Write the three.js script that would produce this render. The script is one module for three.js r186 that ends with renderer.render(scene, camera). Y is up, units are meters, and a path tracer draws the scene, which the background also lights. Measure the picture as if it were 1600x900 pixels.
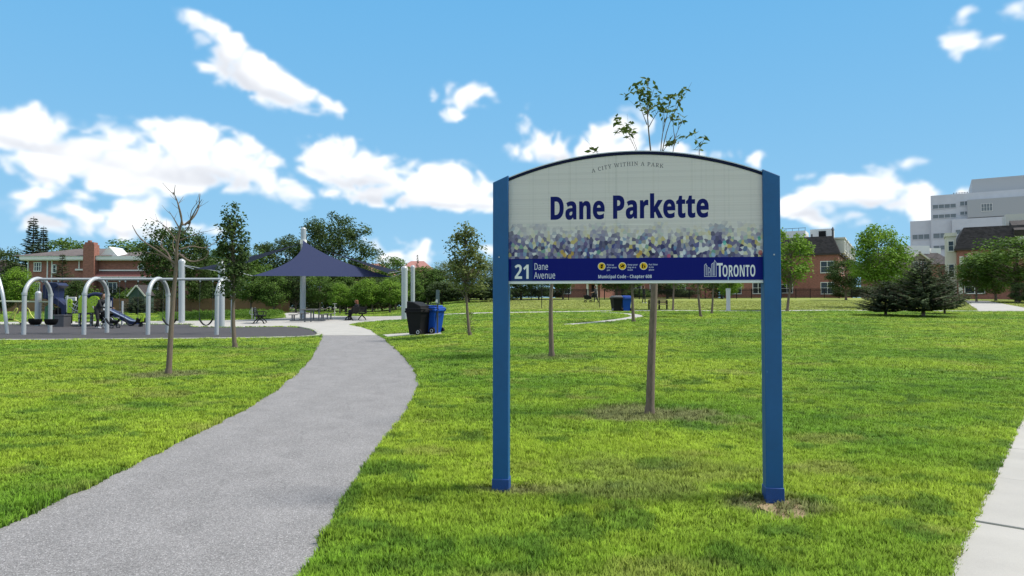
import * as THREE from 'three';
import { mergeGeometries } from 'three/addons/utils/BufferGeometryUtils.js';
import { TessellateModifier } from 'three/addons/modifiers/TessellateModifier.js';
import { MarchingCubes } from 'three/addons/objects/MarchingCubes.js';
import { RoundedBoxGeometry } from 'three/addons/geometries/RoundedBoxGeometry.js';

// ------------------------------------------------------------------ camera, exposure, sun
const F = 1060, EYE = 1.5, PITCH = Math.atan(30 / F);
const scene = new THREE.Scene();
const camera = new THREE.PerspectiveCamera(2 * Math.atan(450 / F) * 180 / Math.PI, 16 / 9, 0.1, 2000);
camera.position.set(0, EYE, 0);
camera.rotation.x = PITCH;
const renderer = new THREE.WebGLRenderer({ antialias: true });
renderer.toneMapping = THREE.LinearToneMapping;
renderer.toneMappingExposure = 1.5;
renderer.shadowMap.enabled = true;
const sun = new THREE.DirectionalLight(new THREE.Color(1, 0.95, 0.86), 3.4);
sun.position.set(62, 88, -34);
sun.castShadow = true;
sun.shadow.radius = 24;
Object.assign(sun.shadow.camera, { left: -90, right: 90, top: 90, bottom: -90, near: 1, far: 400 });
sun.shadow.mapSize.set(2048, 2048);
scene.add(sun, sun.target);
sun.target.position.set(0, 0, -30);

// ------------------------------------------------------------------ random numbers and noise
function rng(a) { return () => { a |= 0; a = a + 0x6D2B79F5 | 0; let t = Math.imul(a ^ a >>> 15, 1 | a); t = t + Math.imul(t ^ t >>> 7, 61 | t) ^ t; return ((t ^ t >>> 14) >>> 0) / 4294967296; }; }
const PERM = new Float32Array(65536); { const r = rng(7); for (let i = 0; i < 65536; i++) PERM[i] = r(); }
const hsh = (i, j) => PERM[((i * 73 + (j & 255) * 257) ^ (j * 131)) & 65535];
function vn(x, y) {
  const i = Math.floor(x), j = Math.floor(y); let u = x - i, v = y - j; u = u * u * (3 - 2 * u); v = v * v * (3 - 2 * v);
  const a = hsh(i, j), b = hsh(i + 1, j), c = hsh(i, j + 1), d = hsh(i + 1, j + 1);
  return a + (b - a) * u + (c - a) * v + (a - b - c + d) * u * v;
}
function fbm(x, y, o = 5) { let s = 0, a = 0.5, n = 0; for (let k = 0; k < o; k++) { s += a * vn(x, y); n += a; a *= 0.5; x = x * 2.03 + 17.1; y = y * 2.03 + 9.7; } return s / n; }
const sst = (a, b, x) => { const t = Math.min(1, Math.max(0, (x - a) / (b - a))); return t * t * (3 - 2 * t); };
const lerp = (a, b, t) => a + (b - a) * t;
const lin = (r, g, b) => new THREE.Color().setRGB(r, g, b);

// ------------------------------------------------------------------ sky: clear blue air with fair-weather cumulus
{
  const W = 2048, H = 1024, data = new Float32Array(W * H * 4);
  const dirOf = (px, py) => { const y = (450 - py) / F, c = Math.cos(PITCH), s = Math.sin(PITCH); return [(px - 800) / F, y * c + s, y * s - c]; };
  const azel = (px, py) => { const [x, y, z] = dirOf(px, py); return [Math.atan2(x, -z), Math.atan2(y, Math.hypot(x, z))]; };
  const clouds = [];   // lobes: azimuth, elevation, radii (radians), tilt, weight
  const L = (px, py, rx, ry, tilt = 0, wgt = 1) => { const [a, e] = azel(px, py); const k = 1 / F / (1 + ((px - 800) / F) ** 2) ; clouds.push([a, e, rx * k * 1.12, ry / F * Math.cos(a), tilt, wgt]); };
  [[300, 32, 40, 15, .5, .7], [335, 62, 52, 26, .4], [362, 95, 62, 36, .5], [408, 124, 66, 30, .5], [462, 148, 58, 20, .35], [505, 158, 30, 9, .3, .6],
    [110, 222, 120, 42, .1], [40, 205, 70, 28, .1], [225, 246, 130, 50, .12], [312, 243, 92, 44, .1], [375, 264, 70, 36, .3], [120, 275, 95, 22, .1, .8], [425, 246, 22, 12, .3, .5],
    [45, 265, 58, 22, 0, .9], [30, 318, 95, 26, .15], [120, 346, 120, 26, .1], [215, 352, 50, 20, .1], [100, 306, 45, 13, 0, .7], [222, 318, 38, 18, 0, .8], [300, 356, 45, 11, 0, .6],
    [535, 252, 66, 34, .25], [575, 285, 85, 34, .2], [645, 280, 85, 30, .15], [712, 292, 62, 34, .2], [690, 314, 58, 14, 0, .8], [610, 308, 80, 14, 0, .8], [480, 228, 22, 10, .4, .45], [764, 319, 22, 12, 0, .7],
    [463, 300, 26, 20, .6, .85], [728, 153, 44, 22, .1, .85], [704, 178, 16, 10, 0, .6], [826, 162, 16, 9, .3, .55], [770, 150, 14, 6, .6, .3],
    [868, 224, 55, 26, .5, .75], [835, 240, 50, 16, .1, .6], [962, 208, 46, 32, -.4, .85], [1000, 240, 60, 16, 0, .6], [905, 243, 60, 16, 0, .65], [1186, 250, 17, 12, .3, .65],
    [1330, 312, 92, 32, 0], [1290, 318, 58, 26, 0, .9], [1385, 300, 56, 24, .1, .9], [1365, 270, 66, 15, -.1, .75], [1320, 346, 60, 10, 0, .6], [1290, 275, 40, 8, 0, .45],
    [1498, 52, 27, 34, .3, .85], [1546, 69, 28, 11, 0, .6], [1590, 18, 34, 15, .2, .75], [635, 385, 58, 15, .05, .9], [655, 404, 50, 14, 0, .8], [1452, 325, 28, 24, 0, .8], [1506, 298, 34, 7, 0, .6], [770, 392, 26, 14, 0, .7], [1232, 330, 24, 12, 0, .6], [1110, 243, 60, 8, 0, .5],
  ].forEach((a) => L(...a));
  const r = rng(91);                                                   // the same kind of sky all round, beyond the frame
  for (let k = 0; k < 120; k++) {
    const az = (r() * 2 - 1) * Math.PI, el = 0.06 + Math.pow(r(), 0.8) * 1.1;
    if (Math.abs(az) < 0.72 && el < 0.5) continue;
    const s = 0.05 + r() * 0.09 + el * 0.05, n = 3 + Math.floor(r() * 4);
    for (let q = 0; q < n; q++) clouds.push([az + (r() - .5) * s * 3.2 / Math.cos(el), el + (r() - .5) * s * .9, s * (.6 + r() * .7) / Math.cos(el), s * (.35 + r() * .3), (r() - .5) * .5, 1]);
  }
  for (let j = 0; j < H; j++) {
    const el = (j + 0.5) / H * Math.PI - Math.PI / 2;                 // row 0 of a DataTexture is the bottom
    const near = clouds.filter((c) => Math.abs(c[1] - el) < c[2] * Math.abs(Math.sin(c[4])) + c[3] * 2.2 + 0.05);
    const e = Math.max(0, el), t1 = 1 - Math.exp(-e * 3.2), t2 = sst(0.35, 1.5, e);
    const R = lerp(lerp(0.40, 0.082, t1), 0.055, t2), Gc = lerp(lerp(0.70, 0.40, t1), 0.27, t2), B = lerp(lerp(0.93, 0.80, t1), 0.62, t2);
    for (let i = 0; i < W; i++) {
      const u = (i + 0.5) / W, az = (u - 0.5) * Math.PI * 2 + Math.PI / 2;   // three: u=0.5 looks along +x ... turned so that az=0 is -z
      let a0 = az; if (a0 > Math.PI) a0 -= 2 * Math.PI; if (a0 < -Math.PI) a0 += 2 * Math.PI;
      let dens = 0, low = 0, ws = 0;
      for (const c of near) {
        let da = a0 - c[0]; if (da > Math.PI) da -= 2 * Math.PI; if (da < -Math.PI) da += 2 * Math.PI;
        if (Math.abs(da) > c[2] * 2.4 + 0.05) continue;
        const de = el - c[1], ct = Math.cos(c[4]), sn = Math.sin(c[4]);
        const x = (da * ct - de * sn) / c[2], y = (da * sn + de * ct) / c[3];
        const m = c[5] * Math.max(0, 1.3 - (x * x + y * y) * .8);
        if (m > 0) { dens += m; ws += m; low += m * (y + 0.12); }
      }
      let R1 = R, G1 = Gc, B1 = B;
      if (dens > 0) {
        const wx = fbm(a0 * 14 + 90, el * 20 + 7, 3) - .5, wy = fbm(a0 * 14 + 11, el * 20 + 70, 3) - .5;
        const n1 = fbm(a0 * 40 + 40 + wx * 4, el * 54 + wy * 4, 6), n2 = fbm(a0 * 11 + 3 + wx, el * 17 + 50 + wy, 4), dn = 1 - Math.exp(-1.05 * dens);
        const q = dn - .36 + (n1 - .5) * 1.65 + (n2 - .5) * .85;
        const al = sst(-.12, .5, q) ** 1.25;
        const v = low / (ws + 1e-6), thick = sst(.12, .55, q) * sst(.5, .85, dn);
        const sh = thick * sst(.3, -.5, v + (n2 - .5) * 1.5 + (n1 - .5) * .6) * .7;
        const wv = lerp(1.16, .66, sh);
        R1 = lerp(R, wv * lerp(.99, .93, sh), al); G1 = lerp(Gc, wv * lerp(1, .985, sh), al); B1 = lerp(B, wv * lerp(1.01, 1.1, sh), al);
      }
      if (el < 0) { const k = sst(0, -0.12, el); R1 = lerp(R1, .16, k); G1 = lerp(G1, .19, k); B1 = lerp(B1, .12, k); }
      const o = (j * W + i) * 4; data[o] = R1 / 1.5; data[o + 1] = G1 / 1.5; data[o + 2] = B1 / 1.5; data[o + 3] = 1;
    }
  }
  const sky = new THREE.DataTexture(data, W, H, THREE.RGBAFormat, THREE.FloatType);
  sky.mapping = THREE.EquirectangularReflectionMapping; sky.magFilter = THREE.LinearFilter; sky.minFilter = THREE.LinearFilter; sky.needsUpdate = true;
  scene.background = sky; scene.environment = sky;
}
console.log('sky');

// ------------------------------------------------------------------ the lie of the land
const tabL = [[0, 0], [8, 0], [24, .3], [29, .36], [42, .62], [80, .95], [120, 1.2], [400, 1.4]], tabR = [[0, 0], [8, 0], [24, .45], [50, 1.27], [100, 2.9], [125, 3.1], [400, 3.2]];
function profile(tab) {
  const a = []; for (let i = 0; i <= 800; i++) { const d = i * .5; let k = 0; while (k < tab.length - 2 && d > tab[k + 1][0]) k++; a.push(lerp(tab[k][1], tab[k + 1][1], Math.min(1, (d - tab[k][0]) / (tab[k + 1][0] - tab[k][0])))); }
  for (let p = 0; p < 3; p++) { const b = a.slice(); for (let i = 4; i < 796; i++) { let s = 0; for (let q = -4; q <= 4; q++) s += b[i + q]; a[i] = s / 9; } }
  return (d) => { const f = Math.min(799, Math.max(0, d * 2)), i = Math.floor(f); return lerp(a[i], a[i + 1], f - i); };
}
const gL = profile(tabL), gR = profile(tabR);
function ground(x, z) {
  const d = -z; if (d < 3) return 0;
  return lerp(gL(d), gR(d), sst(-.21, -.06, x / d));
}
function ray(px, py) { const y = (450 - py) / F, c = Math.cos(PITCH), s = Math.sin(PITCH); return [(px - 800) / F, y * c + s, y * s - c]; }
function at(px, py, d) { const r = ray(px, py), k = d / -r[2]; return new THREE.Vector3(r[0] * k, EYE + r[1] * k, -d); }
function onGround(px, py) {                                            // where the line of sight meets the ground
  let lo = 1, hi = 1;
  for (let d = 1; d < 300; d += .1 + d * .004) { const p = at(px, py, d); if (p.y <= ground(p.x, p.z)) { hi = d; break; } lo = d; }
  for (let k = 0; k < 24; k++) { const m = (lo + hi) / 2, p = at(px, py, m); if (p.y <= ground(p.x, p.z)) hi = m; else lo = m; }
  const p = at(px, py, hi); p.y = ground(p.x, p.z); return p;
}
function standAt(px, d) { const p = at(px, 480, d); p.y = ground(p.x, p.z); return p; }
const pxm = (z) => F / -z;                                             // photo pixels in a metre at that depth

// ------------------------------------------------------------------ helpers
const used = new Map();
function numbered(n) { const k = used.get(n) || 0; used.set(n, k + 1); return k ? n + '_' + String(k).padStart(3, '0') : n; }
function tag(o, label, category, group, kind) { if (label) o.userData.label = label; if (category) o.userData.category = category; if (group) o.userData.group = group; if (kind) o.userData.kind = kind; return o; }
function shadows(o) { o.traverse((m) => { if (m.isMesh) { m.castShadow = true; m.receiveShadow = true; } }); return o; }
function thing(name, label, category, p, turn = 0, group) {
  const o = new THREE.Group(); o.name = numbered(name); o.position.copy(p); o.rotation.y = turn; scene.add(o); return tag(o, label, category, group);
}
function mg(list) {
  list = list.flat().map((g) => { const q = g.index ? g.toNonIndexed() : g; for (const k of Object.keys(q.attributes)) if (!['position', 'normal', 'uv'].includes(k)) q.deleteAttribute(k); if (!q.attributes.uv) q.setAttribute('uv', new THREE.BufferAttribute(new Float32Array(q.attributes.position.count * 2), 2)); return q; });
  return list.length > 1 ? mergeGeometries(list) : list[0];
}
function part(name, geo, mat, parent, label) {
  const m = new THREE.Mesh(Array.isArray(geo) ? mg(geo) : geo, mat); m.name = name; m.castShadow = m.receiveShadow = true; parent.add(m); if (label) m.userData.label = label; return m;
}
function solo(name, geo, mat, label, category, group, kind) {
  const m = new THREE.Mesh(Array.isArray(geo) ? mg(geo) : geo, mat); m.name = numbered(name); m.castShadow = m.receiveShadow = true; scene.add(m); return tag(m, label, category, group, kind);
}
const M4 = new THREE.Matrix4(), QT = new THREE.Quaternion(), EU = new THREE.Euler();
function put(g, x = 0, y = 0, z = 0, rx = 0, ry = 0, rz = 0) { M4.compose(new THREE.Vector3(x, y, z), QT.setFromEuler(EU.set(rx, ry, rz)), new THREE.Vector3(1, 1, 1)); return g.applyMatrix4(M4); }
function bx(w, h, d, x = 0, y = 0, z = 0, rx = 0, ry = 0, rz = 0) {   // a box with uv in metres
  const g = new THREE.BoxGeometry(w, h, d), uv = g.attributes.uv, dims = [[d, h], [d, h], [w, d], [w, d], [w, h], [w, h]];
  for (let i = 0; i < 24; i++) { const q = dims[i >> 2]; uv.setXY(i, uv.getX(i) * q[0], uv.getY(i) * q[1]); }
  return put(g, x, y, z, rx, ry, rz);
}
function rb(w, h, d, r, x = 0, y = 0, z = 0, rx = 0, ry = 0, rz = 0) { return put(new RoundedBoxGeometry(w, h, d, 2, r), x, y, z, rx, ry, rz); }
const cyl = (r0, r1, h, x = 0, y = 0, z = 0, n = 14, rx = 0, ry = 0, rz = 0) => put(new THREE.CylinderGeometry(r1, r0, h, n), x, y, z, rx, ry, rz);
const V = (x, y, z) => new THREE.Vector3(x, y, z);
function tube(pts, r, n = 8, seg = 0, curved = true) {
  const c = curved ? new THREE.CatmullRomCurve3(pts, false, 'centripetal') : (() => { const q = new THREE.CurvePath(); for (let i = 1; i < pts.length; i++) q.add(new THREE.LineCurve3(pts[i - 1], pts[i])); return q; })();
  return new THREE.TubeGeometry(c, seg || Math.max(1, (pts.length - 1) * (curved ? 6 : 1)), r, n, false);
}
function bar(a, b, r, n = 8) { const d = b.clone().sub(a), g = new THREE.CylinderGeometry(r, r, d.length(), n); g.applyQuaternion(new THREE.Quaternion().setFromUnitVectors(V(0, 1, 0), d.clone().normalize())); return g.translate((a.x + b.x) / 2, (a.y + b.y) / 2, (a.z + b.z) / 2); }
function prism(pts, depth, bevel = 0) {                               // an outline in x, y pulled along z
  const s = new THREE.Shape(pts.map((p) => new THREE.Vector2(p[0], p[1])));
  return new THREE.ExtrudeGeometry(s, { depth, bevelEnabled: bevel > 0, bevelThickness: bevel, bevelSize: bevel, bevelSegments: 2, curveSegments: 12 });
}

// ------------------------------------------------------------------ computed surfaces
function noiseTex(size, fn, repeat, color = true) {
  const d = new Uint8Array(size * size * 4);
  for (let j = 0; j < size; j++) for (let i = 0; i < size; i++) { const c = fn(i / size, j / size), o = (j * size + i) * 4; d[o] = Math.max(0, Math.min(255, c[0] * 255)); d[o + 1] = Math.max(0, Math.min(255, c[1] * 255)); d[o + 2] = Math.max(0, Math.min(255, c[2] * 255)); d[o + 3] = 255; }
  const t = new THREE.DataTexture(d, size, size); t.wrapS = t.wrapT = THREE.RepeatWrapping; t.magFilter = THREE.LinearFilter; t.minFilter = THREE.LinearMipmapLinearFilter; t.generateMipmaps = true;
  if (color) t.colorSpace = THREE.SRGBColorSpace; t.repeat.set(1 / repeat, 1 / repeat); t.needsUpdate = true; return t;
}
function wrapN(u, v, n, seed = 0, o = 4) {                             // noise that repeats over the unit square
  let s = 0, a = .5, t = 0;
  for (let k = 0; k < o; k++) {
    const x = u * n, y = v * n, i = Math.floor(x), j = Math.floor(y); let p = x - i, q = y - j; p = p * p * (3 - 2 * p); q = q * q * (3 - 2 * q);
    const h = (a1, b1) => hsh(((a1 % n) + n) % n + seed * 31 + k * 7, ((b1 % n) + n) % n + seed * 17);
    s += a * lerp(lerp(h(i, j), h(i + 1, j), p), lerp(h(i, j + 1), h(i + 1, j + 1), p), q); t += a; a *= .5; n *= 2;
  }
  return s / t;
}
const tr = rng(5);
const S = (r, g, b) => { const f = (c) => c <= .0031308 ? c * 12.92 : 1.055 * Math.pow(c, 1 / 2.4) - .055; return [f(Math.max(0, r)), f(Math.max(0, g)), f(Math.max(0, b))]; };
const std = (o) => new THREE.MeshStandardMaterial(Object.assign({ roughness: .8 }, o));
const asphaltTex = noiseTex(512, (u, v) => { const n = wrapN(u, v, 8, 1, 3), f = wrapN(u, v, 200, 2, 1), w = tr(), k = .205 * (.78 + .28 * n + .3 * (f - .5)) + (w > .86 ? .34 * tr() : w < .24 ? -.1 * tr() - .02 : 0); return S(k * 1.02, k * .99, k * 1.0); }, 2.2);
const asphaltBump = noiseTex(512, (u, v) => { const k = .6 * tr() + .4 * wrapN(u, v, 120, 3, 2); return [k, k, k]; }, 2.2, false);
const concreteTex = noiseTex(1024, (u, v) => { const n = wrapN(u, v, 6, 4, 5), f = tr(), k = .36 * (.84 + .24 * n + .16 * (f - .5)) - (f > .992 ? .1 : 0); return S(k * 1.02, k * .985, k * .92); }, 2.5);
const rubberTex = noiseTex(512, (u, v) => { const f = tr(), n = wrapN(u, v, 8, 6, 3), k = .038 * (.7 + .6 * n) + (f > .82 ? .04 : 0); return S(k * 1.02, k * .93, k * 1.03); }, 1.6);
const turfTex = noiseTex(1024, (u, v) => {
  const n = wrapN(u, v, 6, 8, 5), m = wrapN(u, v, 64, 9, 3), f = tr(), y = wrapN(u, v, 12, 12, 4); const k = .34 + .62 * n + .95 * (m - .35) + .35 * (f - .5);
  return S(lerp(.11, .18, y) * k, lerp(.21, .27, y) * k, lerp(.016, .024, y) * k);
}, 9);
const brickTex = noiseTex(512, (u, v) => { const row = Math.floor(v * 32), b = hsh(Math.floor(u * 14 + (row & 1) * .5) % 14 + 3, row), n = wrapN(u, v, 10, 13, 3); const k = .78 + .3 * b + .2 * (n - .5), j = (v * 32 % 1) < .14 ? .3 : 0; return S(lerp(.30, .34, j) * k, lerp(.125, .26, j) * k, lerp(.092, .22, j) * k); }, 2.6);
const shingleTex = noiseTex(512, (u, v) => { const row = Math.floor(v * 24), b = hsh(Math.floor(u * 12 + (row % 3) * .33) % 12 + 91, row + 5), n = tr(); const k = .6 + .55 * b + .3 * (n - .5); return S(.047 * k, .04 * k, .042 * k); }, 4);
const barkTex = noiseTex(256, (u, v) => { const n = wrapN(u, v * .25, 24, 15, 3), k = .55 + .7 * n; return S(.17 * k, .13 * k, .10 * k); }, .35);
const woodTex = noiseTex(256, (u, v) => { const n = wrapN(u, v * .15, 24, 16, 3), k = .7 + .5 * n; return S(.21 * k, .12 * k, .07 * k); }, 1.2);
const phys = (o) => new THREE.MeshPhysicalMaterial(Object.assign({ roughness: .8 }, o));
const M = {
  asphalt: std({ map: asphaltTex, bumpMap: asphaltBump, bumpScale: .004, roughness: .92 }),
  concrete: std({ map: concreteTex, roughness: .9 }),
  rubber: std({ map: rubberTex, roughness: .95 }),
  turf: std({ map: turfTex, roughness: 1, vertexColors: true }),
  soil: std({ map: noiseTex(256, (u, v) => { const n = wrapN(u, v, 12, 18, 4), f = tr(), k = .6 + .6 * n + .3 * (f - .5); return S(.30 * k, .225 * k, .13 * k); }, .8), roughness: 1 }),
  brick: std({ map: brickTex, roughness: .93 }),
  shingle: std({ map: shingleTex, roughness: .95 }),
  bark: std({ map: barkTex, roughness: .95 }),
  fenceWood: std({ map: woodTex, roughness: .9 }),
  white: std({ color: lin(.72, .72, .70), roughness: .6 }),
  cream: std({ color: lin(.58, .56, .50), roughness: .8 }),
  darkGlass: new THREE.MeshPhysicalMaterial({ color: lin(.025, .03, .035), roughness: .08, metalness: 0, specularIntensity: 1 }),
  curtainGlass: new THREE.MeshPhysicalMaterial({ color: lin(.16, .18, .19), roughness: .12 }),
  steel: std({ color: lin(.40, .425, .45), roughness: .42, metalness: .25 }),
  galvanised: std({ color: lin(.45, .47, .49), roughness: .38, metalness: .5 }),
  black: phys({ color: lin(.010, .010, .011), roughness: .6, specularIntensity: .35 }),
  blackPlastic: phys({ color: lin(.009, .009, .010), roughness: .6, specularIntensity: .3 }),
  bluePlastic: phys({ color: lin(.006, .06, .34), roughness: .5, specularIntensity: .5 }),
  navySail: phys({ color: lin(.03, .04, .10), roughness: .97, specularIntensity: .2, transmission: .3, thickness: 0, side: THREE.DoubleSide }),
  navyPlastic: phys({ color: lin(.012, .02, .065), roughness: .45, specularIntensity: .5 }),
  lime: std({ color: lin(.33, .50, .02), roughness: .45 }),
  greenPlastic: std({ color: lin(.02, .12, .05), roughness: .5 }),
  greyPlastic: std({ color: lin(.07, .07, .08), roughness: .5 }),
  postBlue: std({ map: noiseTex(256, (u, v) => { const n = wrapN(u, v, 8, 20, 4), m = wrapN(u, v, 60, 21, 2), k = .86 + .2 * n + .1 * m; const chip = wrapN(u, v, 30, 22, 3) > .885 ? .07 : 0; return S(.002 * k + chip * .5, .082 * k + chip, .245 * k + chip); }, 1.9), roughness: .5 }),
  sleeveBlue: std({ map: noiseTex(256, (u, v) => { const n = wrapN(u, v, 10, 23, 4), k = .8 + .35 * n, c = wrapN(u, v, 24, 24, 2) > .8 ? .05 : 0; return S(.006 * k + c, .055 * k + c, .23 * k + c); }, .4), roughness: .5 }),
};
console.log('surfaces');

// ------------------------------------------------------------------ ground
const holes = [];                                                      // outlines where no grass grows, as [x, z] lists
{
  const xs = [], zs = [];
  for (let x = -400; x < -48; x += 22) xs.push(x); for (let x = -48; x <= 48; x += .8) xs.push(x); for (let x = 52; x <= 104; x += 2) xs.push(x); for (let x = 110; x <= 420; x += 22) xs.push(x);
  for (let z = 60; z > 4; z -= 8) zs.push(z); for (let z = 4; z > -64; z -= .6) zs.push(z); for (let z = -64; z > -130; z -= 2) zs.push(z); for (let z = -130; z >= -640; z -= 30) zs.push(z);
  const nx = xs.length, nz = zs.length, pos = [], uv = [], col = [], idx = [];
  for (let j = 0; j < nz; j++) for (let i = 0; i < nx; i++) {
    const x = xs[i], z = zs[j]; pos.push(x, ground(x, z), z); uv.push(x, z);
    const d = -z, n = fbm(x * .11, z * .11, 3), dry = sst(46, 54, d) * sst(-.1, .0, x / Math.max(1, d)) * .8;
    const k = .82 + .36 * n, town = Math.max(sst(128, 150, d), sst(95, 125, Math.abs(x))); col.push(lerp(k * lerp(1.05, 1.9, dry), 2.2, town), lerp(k * lerp(1.05, 1.3, dry), 1.15, town), lerp(k * lerp(1, 3, dry), 11, town));   // streets and yards beyond
  }
  for (let j = 0; j < nz - 1; j++) for (let i = 0; i < nx - 1; i++) { const a = j * nx + i, b = a + 1, c = a + nx, e = c + 1; idx.push(a, b, e, a, e, c); }
  const g = new THREE.BufferGeometry(); g.setIndex(idx);
  g.setAttribute('position', new THREE.Float32BufferAttribute(pos, 3)); g.setAttribute('uv', new THREE.Float32BufferAttribute(uv, 2)); g.setAttribute('color', new THREE.Float32BufferAttribute(col, 3)); g.computeVertexNormals();
  tag(solo('lawn', g, M.turf, 'broad mown green lawn of the park'), null, null, null, 'structure');
}
function smoothLine(pts, n = 6) {                                      // [x, z] points through a curve
  const c = new THREE.CatmullRomCurve3(pts.map((p) => V(p[0], 0, p[1])), false, 'centripetal'); return c.getPoints((pts.length - 1) * n).map((p) => [p.x, p.z]);
}
function drape(outline, lift, edge = 1.2, noHole) {
  if (!noHole) holes.push(outline);
  const s = new THREE.Shape(outline.map((p) => new THREE.Vector2(p[0], -p[1])));
  let g = new THREE.ShapeGeometry(s); g.deleteAttribute('normal'); g.deleteAttribute('uv');
  g = new TessellateModifier(edge, 9).modify(g.toNonIndexed());
  const p = g.attributes.position, uv = new Float32Array(p.count * 2);
  for (let i = 0; i < p.count; i++) { const x = p.getX(i), z = -p.getY(i); p.setXYZ(i, x, ground(x, z) + lift, z); uv[i * 2] = x; uv[i * 2 + 1] = z; }
  g.setAttribute('uv', new THREE.BufferAttribute(uv, 2)); g.computeVertexNormals(); return g;
}
const gp = (list) => list.map(([x, y]) => { const p = onGround(x, y); return [p.x, p.z]; });
function ribbon(pts, w, lift, name, mat, label) {                      // a path of even width along [x, z] points
  const c = smoothLine(pts, 8), A = [], B = [];
  for (let i = 0; i < c.length; i++) { const a = c[Math.max(0, i - 1)], b = c[Math.min(c.length - 1, i + 1)], l = Math.hypot(b[0] - a[0], b[1] - a[1]), nx = -(b[1] - a[1]) / l, nz = (b[0] - a[0]) / l; A.push([c[i][0] + nx * w / 2, c[i][1] + nz * w / 2]); B.push([c[i][0] - nx * w / 2, c[i][1] - nz * w / 2]); }
  holes.push(A.concat(B.slice().reverse()));
  const pos = [], uv = [], idx = [], nn = 3;
  for (let i = 0; i < c.length; i++) for (let k = 0; k <= nn; k++) { const x = lerp(A[i][0], B[i][0], k / nn), z = lerp(A[i][1], B[i][1], k / nn); pos.push(x, ground(x, z) + lift, z); uv.push(x, z); }
  for (let i = 0; i < c.length - 1; i++) for (let k = 0; k < nn; k++) { const a = i * (nn + 1) + k, b = a + 1, e = a + nn + 1, f = e + 1; idx.push(a, e, b, b, e, f); }
  const g = new THREE.BufferGeometry(); g.setIndex(idx); g.setAttribute('position', new THREE.Float32BufferAttribute(pos, 3)); g.setAttribute('uv', new THREE.Float32BufferAttribute(uv, 2)); g.computeVertexNormals();
  return tag(solo(name, g, mat, label), null, null, null, 'structure');
}
const wob = (line, s) => line.map(([x, z], i) => [x + (fbm(x * 3 + s, z * 3, 3) - .5) * .09, z + (fbm(x * 3, z * 3 + s, 3) - .5) * .09]);
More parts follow.
